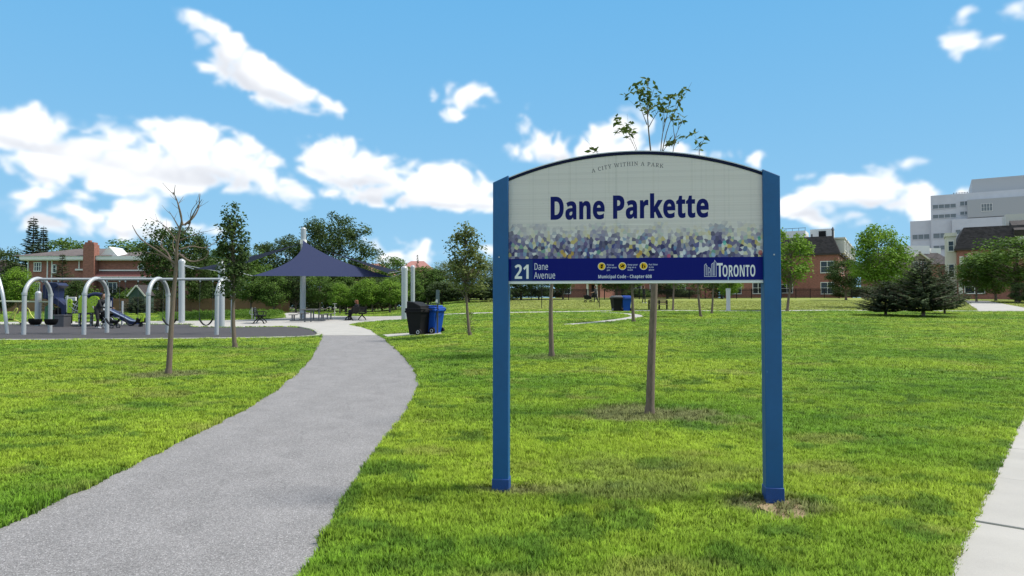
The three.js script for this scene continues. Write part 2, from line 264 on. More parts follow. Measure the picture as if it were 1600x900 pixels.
{
  const left = gp([[0, 829], [120, 772], [255, 706], [330, 668], [385, 640], [438, 605], [473, 575], [490, 552], [498, 537], [501, 528], [502, 524.5]]);
  const right = gp([[480, 900], [508, 846], [530, 800], [558, 748], [590, 702], [622, 664], [645, 627], [654, 602], [650, 583], [636, 563], [613, 541], [598, 528], [591, 524.5]]);
  const l0 = left[0], l1 = left[1], r0 = right[0], r1 = right[1];
  const back = (a, b, k) => [a[0] + (a[0] - b[0]) * k, a[1] + (a[1] - b[1]) * k];
  left.unshift(back(l0, l1, 2), back(l0, l1, 1)); right.unshift([r0[0] - .75, r0[1] + 3.2], [r0[0] - .3, r0[1] + 1.5]);
  const out = wob(smoothLine(left, 12), 3).concat(wob(smoothLine(right, 12), 9).reverse());
  tag(solo('asphalt_path', drape(out, .012, .9), M.asphalt, 'wide grey asphalt footpath curving towards the playground'), null, null, null, 'structure');
  const plaza = gp([[502, 524.5], [591, 524.5], [580, 516.5], [562, 511], [545, 508], [562, 505], [600, 501.5], [632, 499.6], [670, 496], [672, 492.3], [632, 493.5], [600, 494.5], [560, 494.3], [520, 494], [492, 491], [470, 486.4], [462, 486.4], [444, 490], [447, 496.5], [420, 499], [380, 500], [300, 501.6], [150, 502.6], [0, 503.4], [-220, 504.2], [-220, 507], [0, 507], [290, 506.8], [304, 506.8], [296, 509], [304, 511], [340, 511.6], [400, 511.2], [445, 510.6], [470, 511.8], [487, 515], [497, 519.5], [500, 522]]);
  tag(solo('concrete_plaza', drape(plaza, .016, 1.6), M.concrete, 'pale concrete plaza and walk round the playground'), null, null, null, 'structure');
  const rub = gp([[-260, 507.2], [0, 507.2], [290, 507.1], [303, 507.1], [295, 509.2], [304, 511.4], [340, 512], [400, 511.6], [445, 511], [470, 512.4], [486, 515.6], [495, 520], [497, 523], [492, 525.6], [470, 527.2], [430, 528.4], [360, 529.6], [240, 530.8], [120, 531.7], [0, 532.4], [-260, 534]]);
  tag(solo('rubber_surfacing', drape(rub, .010, 1.4), M.rubber, 'dark charcoal rubber safety surface of the playground'), null, null, null, 'structure');
  const kf = smoothLine(gp([[-260, 534.4], [0, 532.9], [120, 532.2], [240, 531.3], [360, 530.1], [430, 528.9], [470, 527.7], [493, 526], [498.5, 523.2], [496.5, 519.8], [487, 515.2], [470, 512]]), 8);
  { // kerb: a low step of concrete round the rubber
    const pos = [], idx = [], uv = []; const prof = [[-.10, -.05], [-.10, .05], [-.085, .065], [.085, .065], [.10, .05], [.10, -.05]];
    kf.forEach((p, i) => { const a = kf[Math.max(0, i - 1)], b = kf[Math.min(kf.length - 1, i + 1)], l = Math.hypot(b[0] - a[0], b[1] - a[1]) || 1, nx = -(b[1] - a[1]) / l, nz = (b[0] - a[0]) / l; for (const [o, h] of prof) { const x = p[0] + nx * o, z = p[1] + nz * o; pos.push(x, ground(x, z) + h, z); uv.push(i * .3, o + h); } });
    for (let i = 0; i < kf.length - 1; i++) for (let k = 0; k < 5; k++) { const a = i * 6 + k, b = a + 1, c = a + 6, e = c + 1; idx.push(a, c, b, b, c, e); }
    let g = new THREE.BufferGeometry(); g.setIndex(idx); g.setAttribute('position', new THREE.Float32BufferAttribute(pos, 3)); g.setAttribute('uv', new THREE.Float32BufferAttribute(uv, 2)); g = g.toNonIndexed(); g.computeVertexNormals();
    tag(solo('playground_kerb', g, M.concrete, 'low pale concrete kerb edging the rubber surface'), null, null, null, 'structure');
  }
  ribbon(gp([[664, 494.4], [720, 490.6], [770, 489.2], [860, 487.9], [960, 486.3], [1050, 485.6], [1130, 486.3], [1200, 486.3], [1300, 485.2], [1400, 486], [1500, 486.4], [1640, 486.4]]), 1.7, .018, 'far_path', M.concrete, 'pale concrete path crossing the far lawn');
  ribbon(gp([[885, 508], [930, 504.3], [975, 499], [995, 494.6], [985, 491.4], [962, 489.6], [940, 488.6]]), .75, .022, 'curved_path', M.concrete, 'narrow pale path curving across the lawn');
  tag(solo('driveway', drape(gp([[1506, 469.6], [1544, 470.6], [1600, 481], [1640, 484.6], [1640, 486], [1528, 485.8]]), .025, 2.5), M.concrete, 'pale grey walk rising to the brick townhouse'), null, null, null, 'structure');
  tag(solo('bin_pad', drape(gp([[596, 523.5], [636, 521], [690, 520], [692, 524], [640, 526], [604, 528.2]]), .02, 2), M.concrete, 'small concrete pad under the bins by the asphalt path'), null, null, null, 'structure');
  tag(solo('bare_soil', drape(wob(smoothLine(gp([[1150, 776], [1178, 770], [1215, 778], [1252, 790], [1256, 808], [1226, 822], [1206, 820], [1196, 800], [1160, 788], [1150, 776]]), 8), 4), .006, .3, true), M.soil, 'worn bare sandy soil at the foot of the sign post'), null, null, null, 'structure');
}
{ // sidewalk of cast slabs
  const A = onGround(1480, 900), B = onGround(1600, 640), ux = (B.x - A.x), uz = (B.z - A.z), l = Math.hypot(ux, uz), dx = ux / l, dz = uz / l, nx = -dz, nz = dx;   // n points away from the lawn
  const sg = new THREE.Group(); sg.name = 'sidewalk'; tag(sg, 'pale concrete sidewalk of jointed slabs', null, null, 'structure'); scene.add(sg);
  const r = rng(3), J = onGround(1512, 818), s0 = (J.x - A.x) * dx + (J.z - A.z) * dz, slab = 1.55, width = 1.9;
  for (let k = -4; k < 22; k++) {
    const wide = k % 3 === 0 ? .028 : .01, a = s0 + k * slab + wide / 2, b = s0 + (k + 1) * slab - ((k + 1) % 3 === 0 ? .028 : .01) / 2, mid = (a + b) / 2;
    const cx = A.x + dx * mid + nx * width / 2, cz = A.z + dz * mid + nz * width / 2;
    const g = new RoundedBoxGeometry(b - a, .14, width, 2, .008); const uv = g.attributes.uv, p = g.attributes.position; for (let i = 0; i < p.count; i++) uv.setXY(i, p.getX(i) + k * 1.37, p.getZ(i) + k * .77);
    const m = part('slab', g, M.concrete, sg); m.position.set(cx, ground(cx, cz) - .07 + .03 + (r() - .5) * .008, cz); m.rotation.y = Math.atan2(-dz, dx);
    const e = .3; const gx = ground(cx + dx * e, cz + dz * e) - ground(cx - dx * e, cz - dz * e); m.rotateZ(Math.atan2(gx, 2 * e));
  }
  const q = (s, o) => [A.x + dx * s + nx * o, A.z + dz * s + nz * o];
  holes.push([q(-8, .02), q(44, .02), q(44, width), q(-8, width)]);
}
console.log('ground');

// ------------------------------------------------------------------ leaves and limbs
class Leaves {
  constructor() { this.p = []; this.n = []; this.c = []; this.i = []; }
  leaf(x, y, z, nx, ny, nz, len, wid, ang, col) {
    // a folded diamond: base, two sides, tip
    let ax = Math.abs(ny) < .9 ? 0 : 1, ay = Math.abs(ny) < .9 ? 1 : 0, tx = ay * nz, ty = -ax * nz, tz = ax * ny - ay * nx; let l = Math.hypot(tx, ty, tz) || 1; tx /= l; ty /= l; tz /= l;
    const bx_ = ny * tz - nz * ty, by_ = nz * tx - nx * tz, bz_ = nx * ty - ny * tx, c = Math.cos(ang), s = Math.sin(ang);
    const ux = tx * c + bx_ * s, uy = ty * c + by_ * s, uz = tz * c + bz_ * s, vx = -tx * s + bx_ * c, vy = -ty * s + by_ * c, vz = -tz * s + bz_ * c;
    const b = this.p.length / 3, w = wid / 2, f = wid * .18;
    this.p.push(x, y, z, x + ux * len * .45 + vx * w + nx * f, y + uy * len * .45 + vy * w + ny * f, z + uz * len * .45 + vz * w + nz * f, x + ux * len, y + uy * len, z + uz * len, x + ux * len * .45 - vx * w + nx * f, y + uy * len * .45 - vy * w + ny * f, z + uz * len * .45 - vz * w + nz * f);
    for (let k = 0; k < 4; k++) { this.n.push(nx, ny, nz); this.c.push(col[0], col[1], col[2]); }
    this.i.push(b, b + 2, b + 1, b, b + 3, b + 2);
  }
  geo() { const g = new THREE.BufferGeometry(); g.setAttribute('position', new THREE.Float32BufferAttribute(this.p, 3)); g.setAttribute('normal', new THREE.Float32BufferAttribute(this.n, 3)); g.setAttribute('color', new THREE.Float32BufferAttribute(this.c, 3)); g.setIndex(this.i); return g; }
}
const leafMat = new THREE.MeshPhysicalMaterial({ color: 0xffffff, vertexColors: true, roughness: .85, specularIntensity: .3, transmission: .4, thickness: 0, side: THREE.DoubleSide });
const needleMat = std({ color: 0xffffff, vertexColors: true, roughness: .9, side: THREE.DoubleSide });
function sph(r) { const z = r() * 2 - 1, a = r() * 6.2832, s = Math.sqrt(1 - z * z); return [s * Math.cos(a), z, s * Math.sin(a)]; }
function limb(pts, r0, r1, n = 6) {                                    // a tapered bent tube
  const c = new THREE.CatmullRomCurve3(pts, false, 'centripetal'), seg = Math.max(2, (pts.length - 1) * 3), g = new THREE.TubeGeometry(c, seg, 1, n, false), p = g.attributes.position, uv = g.attributes.uv, L0 = c.getLength();
  for (let i = 0; i <= seg; i++) { const o = c.getPointAt(i / seg), R = lerp(r0, r1, i / seg); for (let k = 0; k <= n; k++) { const q = i * (n + 1) + k; p.setXYZ(q, o.x + (p.getX(q) - o.x) * R, o.y + (p.getY(q) - o.y) * R, o.z + (p.getZ(q) - o.z) * R); uv.setXY(q, k / n * .3, i / seg * L0); } }
  return g;
}
function grow(out, tips, r, p, dir, len, rad, depth, o) {
  const pts = [p.clone()], d = dir.clone(); let q = p.clone(); const n = 3;
  for (let k = 0; k < n; k++) { const w = sph(r); d.x += w[0] * o.bend; d.y += w[1] * o.bend + o.up; d.z += w[2] * o.bend; d.normalize(); q = q.clone().addScaledVector(d, len / n); pts.push(q); }
  out.push(limb(pts, rad, depth ? rad * .55 : rad * .3, depth > 1 ? 6 : 4));
  if (!depth) { tips.push([q, d.clone()], [pts[2], d.clone()]); return; }
  const kids = o.kids[0] + Math.floor(r() * (o.kids[1] - o.kids[0] + 1));
  for (let k = 0; k < kids; k++) {
    const t = k === 0 ? 1 : .3 + r() * .65, f = t * n, i = Math.min(n - 1, Math.floor(f)), b = pts[i].clone().lerp(pts[i + 1], f - i), w = sph(r), s = k === 0 ? o.spread * .4 : o.spread;
    const nd = d.clone().add(V(w[0] * s, w[1] * s * .6 + .1, w[2] * s)).normalize();
    grow(out, tips, r, b, nd, len * (.58 + r() * .25), rad * (k === 0 ? .55 : .42), depth - 1, o);
  }
}
const mixc = (a, b, t, k = 1) => [lerp(a[0], b[0], t) * k, lerp(a[1], b[1], t) * k, lerp(a[2], b[2], t) * k];
const G = {   // leaf colours: darker and lighter leaf of each kind
  bright: [[.095, .20, .014], [.21, .35, .03]], mid: [[.06, .13, .017], [.125, .215, .03]], dark: [[.034, .07, .014], [.075, .125, .025]], olive: [[.085, .12, .026], [.165, .20, .055]], blue: [[.03, .062, .03], [.07, .115, .055]], young: [[.065, .105, .02], [.12, .17, .036]],
};
function treeParts(seed, o) {
  // o: h height, bole height of clear stem, rad trunk radius, rx crown radius, clumps, per, size, col, shape ('round' | 'oval' | 'cone' | 'open')
  const r = rng(seed), wood = [], lv = new Leaves(), cy = (o.bole + o.h) / 2, ry = (o.h - o.bole) / 2, cl = [];
  const lean = o.lean || [0, 0], trunkTop = o.bole + (o.h - o.bole) * .72;
  const tp = [V(0, -.08, 0), V(lean[0] * .3 + (r() - .5) * .08, o.bole * .6, lean[1] * .3), V(lean[0] * .6, o.bole * 1.05, lean[1] * .6 + (r() - .5) * .08), V(lean[0], trunkTop, lean[1])];
  wood.push(limb(tp, o.rad, o.rad * .22, 8));
  if (o.rad > .03) wood.push(limb([V(0, -.06, 0), V(0, .16, 0)], o.rad * 1.5, o.rad * .98, 8));
  for (let k = 0; k < o.clumps; k++) {
    let x, y, z, m;
    do { const s = sph(r); m = Math.cbrt(lerp(.12, 1, r())); x = s[0] * m; y = s[1] * m; z = s[2] * m; } while (o.shape === 'round' && y < -.75);
    let w = 1;
    if (o.shape === 'cone') w = lerp(1.15, .18, Math.pow((y + 1) / 2, .9)); else if (o.shape === 'oval') w = lerp(1.1, .55, (y + 1) / 2); else if (o.shape === 'open') w = .8 + .4 * r();
    const b = .82 + .36 * vn(x * 1.7 + seed, z * 1.7 + y * 1.3 + 4);
    cl.push([x * o.rx * w * b + lean[0] * (y + 1) / 2, cy + y * ry * b, z * o.rx * w * b + lean[1] * (y + 1) / 2, m]);
  }
  for (const c of cl) {
    const cr = o.clumpR * (.65 + r() * .7), tone = r();
    if (r() < (o.limbs ?? .6)) { const y0 = Math.min(trunkTop * .96, Math.max(o.bole * .85, c[1] - Math.hypot(c[0], c[2]) * .8)), t0 = (y0 - o.bole) / Math.max(.1, trunkTop - o.bole); wood.push(limb([V(lean[0] * (.6 + .4 * t0), y0, lean[1] * (.6 + .4 * t0)), V(c[0] * .5 + (r() - .5) * .1 * o.rx, lerp(y0, c[1], .55), c[2] * .5), V(c[0], c[1] + cr * .2, c[2])], o.rad * lerp(.42, .2, t0), o.rad * .05, 4)); }
    for (let k = 0; k < o.per; k++) {
      const s = sph(r), m = cr * Math.cbrt(r()), x = c[0] + s[0] * m * 1.15, y = c[1] + s[1] * m * .8, z = c[2] + s[2] * m * 1.15;
      const w = sph(r); let nx = s[0] * .6 + w[0] * .8, ny = Math.abs(s[1] * .5 + w[1] * .6) + .45, nz = s[2] * .6 + w[2] * .8; const l = Math.hypot(nx, ny, nz);
      const sz = o.size * (.65 + r() * .7);
      lv.leaf(x, y, z, nx / l, ny / l, nz / l, sz, sz * (o.narrow || .62), r() * 6.28, mixc(o.col[0], o.col[1], .65 * tone + .35 * r(), .88 + .24 * r()));
    }
  }
  return { wood: mg(wood), leaves: lv.geo() };
}
function coniferParts(seed, o) {                                       // h, rad, rx, whorls, col, bole
  const r = rng(seed), wood = [limb([V(0, -.1, 0), V((r() - .5) * .1, o.h * .5, 0), V(0, o.h, 0)], o.rad, o.rad * .12, 7)], lv = new Leaves();
  for (let k = 0; k < o.whorls; k++) {
    const t = k / (o.whorls - 1), y0 = lerp(o.bole, o.h * .97, Math.pow(t, .95)), R = o.rx * Math.pow(1 - t, o.pow || .85) * (.8 + .35 * r()) + .05 * o.rx, n = Math.round(lerp(o.arms || 9, 4, t));
    for (let b = 0; b < n; b++) {
      if (r() < (o.gap || .06)) continue;
      const a = (b + r() * .8) / n * 6.2832, len = R * (1 - (o.ragged || .28) + (o.ragged || .28) * 1.4 * r()), up = lerp(o.droop ?? -.12, .7, t * t) + (r() - .5) * .2, cx = Math.cos(a), cz = Math.sin(a), pts = [];
      for (let q = 0; q <= 3; q++) { const f = q / 3; pts.push(V(cx * len * f, y0 + len * (up * f + .18 * f * f), cz * len * f)); }
      if (o.armsWood !== false) wood.push(limb(pts, o.rad * .22 * (1 - t) + .008, .006, 4));
      const tone = r(), m = Math.max(4, Math.round(len / o.step));
      for (let q = 0; q < m; q++) {
        const f = .12 + .9 * (q + r() * .5) / m, px = cx * len * f, py = y0 + len * (up * f + .18 * f * f), pz = cz * len * f, wdt = o.spray * (1 - .35 * t) * (1 - f * .55) * (.7 + .6 * r());
        for (let e = -1; e <= 1; e++) for (let d2 = 0; d2 < 2; d2++) {
          const ang = a + e * (.75 + r() * .35) + (r() - .5) * .4, dir = [Math.cos(ang), (r() - .62) * .5, Math.sin(ang)], up2 = sph(r);
          // a needle spray: thin leaf whose length runs along dir
          const nx = up2[0] * .5, ny = .9, nz = up2[2] * .5; let dot = dir[0] * nx + dir[1] * ny + dir[2] * nz; let bx2 = nx - dir[0] * dot, by2 = ny - dir[1] * dot, bz2 = nz - dir[2] * dot; const l = Math.hypot(bx2, by2, bz2); bx2 /= l; by2 /= l; bz2 /= l;
          const sx = dir[1] * bz2 - dir[2] * by2, sy = dir[2] * bx2 - dir[0] * bz2, sz = dir[0] * by2 - dir[1] * bx2, hw = wdt * .16, c = mixc(o.col[0], o.col[1], .6 * tone + .4 * r(), .85 + .3 * r()), i0 = lv.p.length / 3;
          lv.p.push(px, py, pz, px + dir[0] * wdt * .5 + sx * hw, py + dir[1] * wdt * .5 + sy * hw, pz + dir[2] * wdt * .5 + sz * hw, px + dir[0] * wdt, py + dir[1] * wdt - .05 * wdt, pz + dir[2] * wdt, px + dir[0] * wdt * .5 - sx * hw, py + dir[1] * wdt * .5 - sy * hw, pz + dir[2] * wdt * .5 - sz * hw);
          for (let v = 0; v < 4; v++) { lv.n.push(bx2, by2, bz2); lv.c.push(c[0], c[1], c[2]); } lv.i.push(i0, i0 + 1, i0 + 2, i0, i0 + 2, i0 + 3);
        }
      }
    }
  }
  return { wood: mg(wood), leaves: lv.geo() };
}
function plant(parts, name, label, category, p, scale, turn, group, mat = leafMat) {
  const t = thing(name, label, category, p, turn, group); t.scale.set(...(Array.isArray(scale) ? scale : [scale, scale, scale]));
  part('trunk', parts.wood, M.bark, t); part('crown', parts.leaves, mat, t); return t;
}
// ------------------------------------------------------------------ buildings and fences
function windowAt(parent, x, y, z, w, h, turn = 0, panes = 2, glass = M.darkGlass) {   // a framed window set on a wall face; z is the outer face
  const g = new THREE.Group(); g.name = 'window'; g.position.set(x, y, z); g.rotation.y = turn; parent.add(g); const t = .09;
  part('frame', [bx(w + .02, t, .12, 0, h / 2 - t / 2, .03), bx(w + .02, t + .03, .16, 0, -h / 2 + t / 2, .05), bx(t, h - 2 * t, .12, -w / 2 + t / 2, 0, .03), bx(t, h - 2 * t, .12, w / 2 - t / 2, 0, .03), ...Array.from({ length: panes - 1 }, (_, k) => bx(.08, h - 2 * t, .1, -w / 2 + w * (k + 1) / panes, 0, .03)), bx(w - 2 * t, .045, .08, 0, h * .03, .03)], M.white, g);
  for (let k = 0; k < panes; k++) part('pane', bx(w / panes - .1, h - 2 * t, .03, -w / 2 + w * (k + .5) / panes, 0, .012), glass, g);
  return g;
}
function hip(w, d, h, over, ridge, y = 0) {                            // hipped roof over a w by d rectangle, ridge along x
  const a = w / 2 + over, b = d / 2 + over, r = ridge / 2, v = [[-a, 0, b], [a, 0, b], [a, 0, -b], [-a, 0, -b], [-r, h, 0], [r, h, 0]];
  const f = [[0, 1, 5], [0, 5, 4], [1, 2, 5], [2, 3, 4], [2, 4, 5], [3, 0, 4], [0, 3, 2], [0, 2, 1]], pos = [], uv = [];
  for (const t of f) for (const k of t) { pos.push(v[k][0], v[k][1] + y, v[k][2]); uv.push(Math.abs(v[k][2]) < b && t.length ? v[k][0] : v[k][0] + v[k][2], v[k][1] * 1.4 + v[k][2] * .6); }
  const g = new THREE.BufferGeometry(); g.setAttribute('position', new THREE.Float32BufferAttribute(pos, 3)); g.setAttribute('uv', new THREE.Float32BufferAttribute(uv, 2)); g.computeVertexNormals(); return g;
}
function mansard(w, d, h, over, inset, y = 0) {
  const a = w / 2 + over, b = d / 2 + over, c = a - inset, e = b - inset, v = [[-a, 0, b], [a, 0, b], [a, 0, -b], [-a, 0, -b], [-c, h, e], [c, h, e], [c, h, -e], [-c, h, -e]], q = [[0, 1, 5, 4], [1, 2, 6, 5], [2, 3, 7, 6], [3, 0, 4, 7], [4, 5, 6, 7], [3, 2, 1, 0]], pos = [], uv = [];
  q.forEach((t, i) => { for (const k of [0, 1, 2, 0, 2, 3]) { const p = v[t[k]]; pos.push(p[0], p[1] + y, p[2]); uv.push(i % 2 ? p[2] : p[0], i > 3 ? p[2] : p[1] * 1.05); } });
  const g = new THREE.BufferGeometry(); g.setAttribute('position', new THREE.Float32BufferAttribute(pos, 3)); g.setAttribute('uv', new THREE.Float32BufferAttribute(uv, 2)); g.computeVertexNormals(); return g;
}
const roofGrey = std({ map: shingleTex.clone(), color: lin(2.6, 2.5, 2.3), roughness: .95 });
{ // the brick house behind the playground
  const d = 86, xl = at(45, 400, d).x, xr = at(318, 400, d).x, w = xr - xl, base = standAt(180, d).y, eave = at(100, 404, d).y - base, p = V((xl + xr) / 2, base, -d - 6);
  const h = thing('brick_house', 'two storey red brick house with chimney and white eaves behind the playground', 'house', p); const X = (px) => at(px, 400, d).x - p.x, Yp = (py) => at(180, py, d).y - base;
  part('wall', bx(w, eave, 12, 0, eave / 2, 0), M.brick, h);
  part('eaves', [bx(w + 1.4, .45, 13.4, 0, eave + .05, 0), bx(w + 1.2, .1, 13.2, 0, eave - .22, 0)], M.white, h);
  const lw = X(150) - X(40) + 2; const rf = part('roof', [hip(lw, 12, Yp(383) - eave - .2, .8, lw * .35, eave + .28).translate((X(40) + X(150)) / 2 + .6, 0, 0), hip(w - lw + 2, 12, Yp(388) - eave - .2, .7, (w - lw) * .5, eave + .285).translate(X(150) + (w - lw) / 2 - .8, 0, -.4)], roofGrey, h);
  part('gable', [prism([[-1.2, 0], [1.2, 0], [0, 1.25]], 3).translate(X(170), eave + .28, 3)], M.white, rf);
  const cw = X(154.5) - X(137.5), ct = Yp(383); part('chimney', [bx(cw, ct, 1.1, X(146), ct / 2, 6.45), bx(cw * .8, .3, .9, X(146), ct + .14, 6.45), bx(.35, .3, .35, X(146) - .2, ct + .4, 6.45)], M.brick, h);
  windowAt(h, X(59.5), Yp(417), 6, .95, 1.2, 0, 3); windowAt(h, X(58.5), Yp(450), 6, .9, 1.4, 0, 3); windowAt(h, X(174), Yp(452.5), 6, 1.65, 1.85, 0, 3); windowAt(h, X(127), Yp(450), 6, .9, 1.6, 0, 2); windowAt(h, X(86), Yp(420), 6, .5, 1.1, 0, 1); windowAt(h, X(240), Yp(452), 6, 1.4, 1.8, 0, 2);
  part('round_window', [put(new THREE.TorusGeometry(.36, .09, 8, 20), X(221), Yp(418), 6.04)], M.white, h); part('round_pane', put(new THREE.CircleGeometry(.34, 20), X(221), Yp(418), 6.02), M.darkGlass, h);
  part('pent_roof', prism([[0, 0], [1.1, 0], [0, .75]], X(262) - X(156)).applyMatrix4(new THREE.Matrix4().makeRotationY(-Math.PI / 2)).translate(X(262), Yp(433), 6.001), std({ color: lin(.16, .06, .055), roughness: .9 }), h);
  part('pent_trim', [bx(X(262) - X(156), .16, .14, (X(262) + X(156)) / 2, Yp(422.5), 6.08), bx(X(262) - X(156), .12, .1, (X(262) + X(156)) / 2, Yp(433.5), 7.05), bx(X(136) - X(120), .2, .3, (X(136) + X(120)) / 2, Yp(421.5), 6.16)], M.white, h);
  for (const px of [44.8, 75, 82, 124.5]) part('downpipe', bx(.12, px > 100 ? 1.1 : eave - .3, .1, X(px), px > 100 ? eave - .72 : eave / 2, 6.06), M.white, h);
}
{ // low pale house at the edge
  const d = 128, p = standAt(6, d), h = thing('low_house', 'low pale house with grey hipped roof at the picture edge', 'house', p), e = at(6, 426, d).y - p.y, t = at(6, 406, d).y - p.y;
  part('wall', bx(9.5, e, 8, 0, e / 2, 0), M.cream, h); part('roof', hip(9.5, 8, t - e, .7, 1.2, e + .01), roofGrey, h); windowAt(h, 2.6, e - 1.6, 4, 1.2, 1.3);
}
{ // gabled shed
  const d = 68, p = standAt(213, d), h = thing('garden_shed', 'small green shed with white trimmed gable behind the low spruce', 'shed', p), t = at(213, 447, d).y - p.y, e = at(213, 462, d).y - p.y, w = .78;
  part('wall', prism([[-w, 0], [w, 0], [w, e], [0, t - .1], [-w, e]], 1.8).translate(0, 0, -1.8), std({ color: lin(.03, .06, .045), roughness: .8 }), h);
  const L0 = Math.hypot(w + .25, t - e), an = Math.atan2(t - e, w + .02);
  part('gable_trim', [bx(L0, .13, .12, -w / 2 - .08, (t + e) / 2, .06, 0, 0, an), bx(L0, .13, .12, w / 2 + .08, (t + e) / 2, .06, 0, 0, -an)], M.cream, h);
  part('roof', [bx(L0, .07, 1.95, -w / 2 - .08, (t + e) / 2 + .07, -.9, 0, 0, an), bx(L0, .07, 1.95, w / 2 + .08, (t + e) / 2 + .07, -.9, 0, 0, -an)], M.shingle, h);
}
{ // distant house with a red roof
  const d = 130, p = standAt(583, d), h = thing('red_roof_house', 'distant house with faded red roof behind the sail', 'house', p), e = at(583, 432, d).y - p.y, t = at(583, 412, d).y - p.y;
  part('wall', bx(8, e, 7, 0, e / 2, 0), M.brick, h); part('roof', hip(8, 7, t - e, .6, 3.5, e + .01), std({ color: lin(.34, .16, .14), roughness: .9 }), h);
  const p2 = standAt(652, d), h2 = thing('red_roof_house', 'distant house with faded red roof beyond the outer sail posts', 'house', p2), t2 = at(652, 408, d).y - p2.y; part('wall', bx(6, e, 6, 0, e / 2, 0), M.brick, h2); part('roof', hip(6, 6, t2 - e, .6, 2.5, e + .01), std({ color: lin(.34, .16, .14), roughness: .9 }), h2);
}
const A30 = Math.PI / 6;
function townhouse(label, px, d, w, dep, o = {}) {                     // px, d: the near corner at front and outer side; the block runs back from it
  const c = standAt(px, d), h = thing('townhouse', label, 'townhouse', c, -A30, 'brick townhouses beyond the iron fence'); c.y = ground(c.x, c.z);
  const s = o.side === 'left' ? 1 : -1, eave = (o.eave ? at(px, o.eave, d).y : at(px, 397, d).y) - c.y, top = (o.top ? at(px, o.top, d).y : at(px, 369, d).y) - c.y, cx = s * w / 2;
  part('wall', bx(w, eave + 1.5, dep, cx, eave / 2 - .75, -dep / 2), M.brick, h);
  part('cornice', bx(w + .5, .22, dep + .5, cx, eave + .05, -dep / 2), std({ color: lin(.05, .04, .04), roughness: .8 }), h);
  part('roof', mansard(w, dep, top - eave, .3, 1.15, eave + .165).translate(cx, 0, -dep / 2), M.shingle, h);
  const st = (eave - .2) / 2;
  for (const q of o.front || []) windowAt(h, q[0], q[1] * st + 1.55, 0, q[2] || 1.5, q[3] || 1.6);
  for (const q of o.sideWin || []) windowAt(h, s < 0 ? 0 : 0, q[1] * st + 1.55, -q[0], 1.2, 1.6, s < 0 ? Math.PI / 2 : -Math.PI / 2);
  return { h, eave, top, s, cx };
}
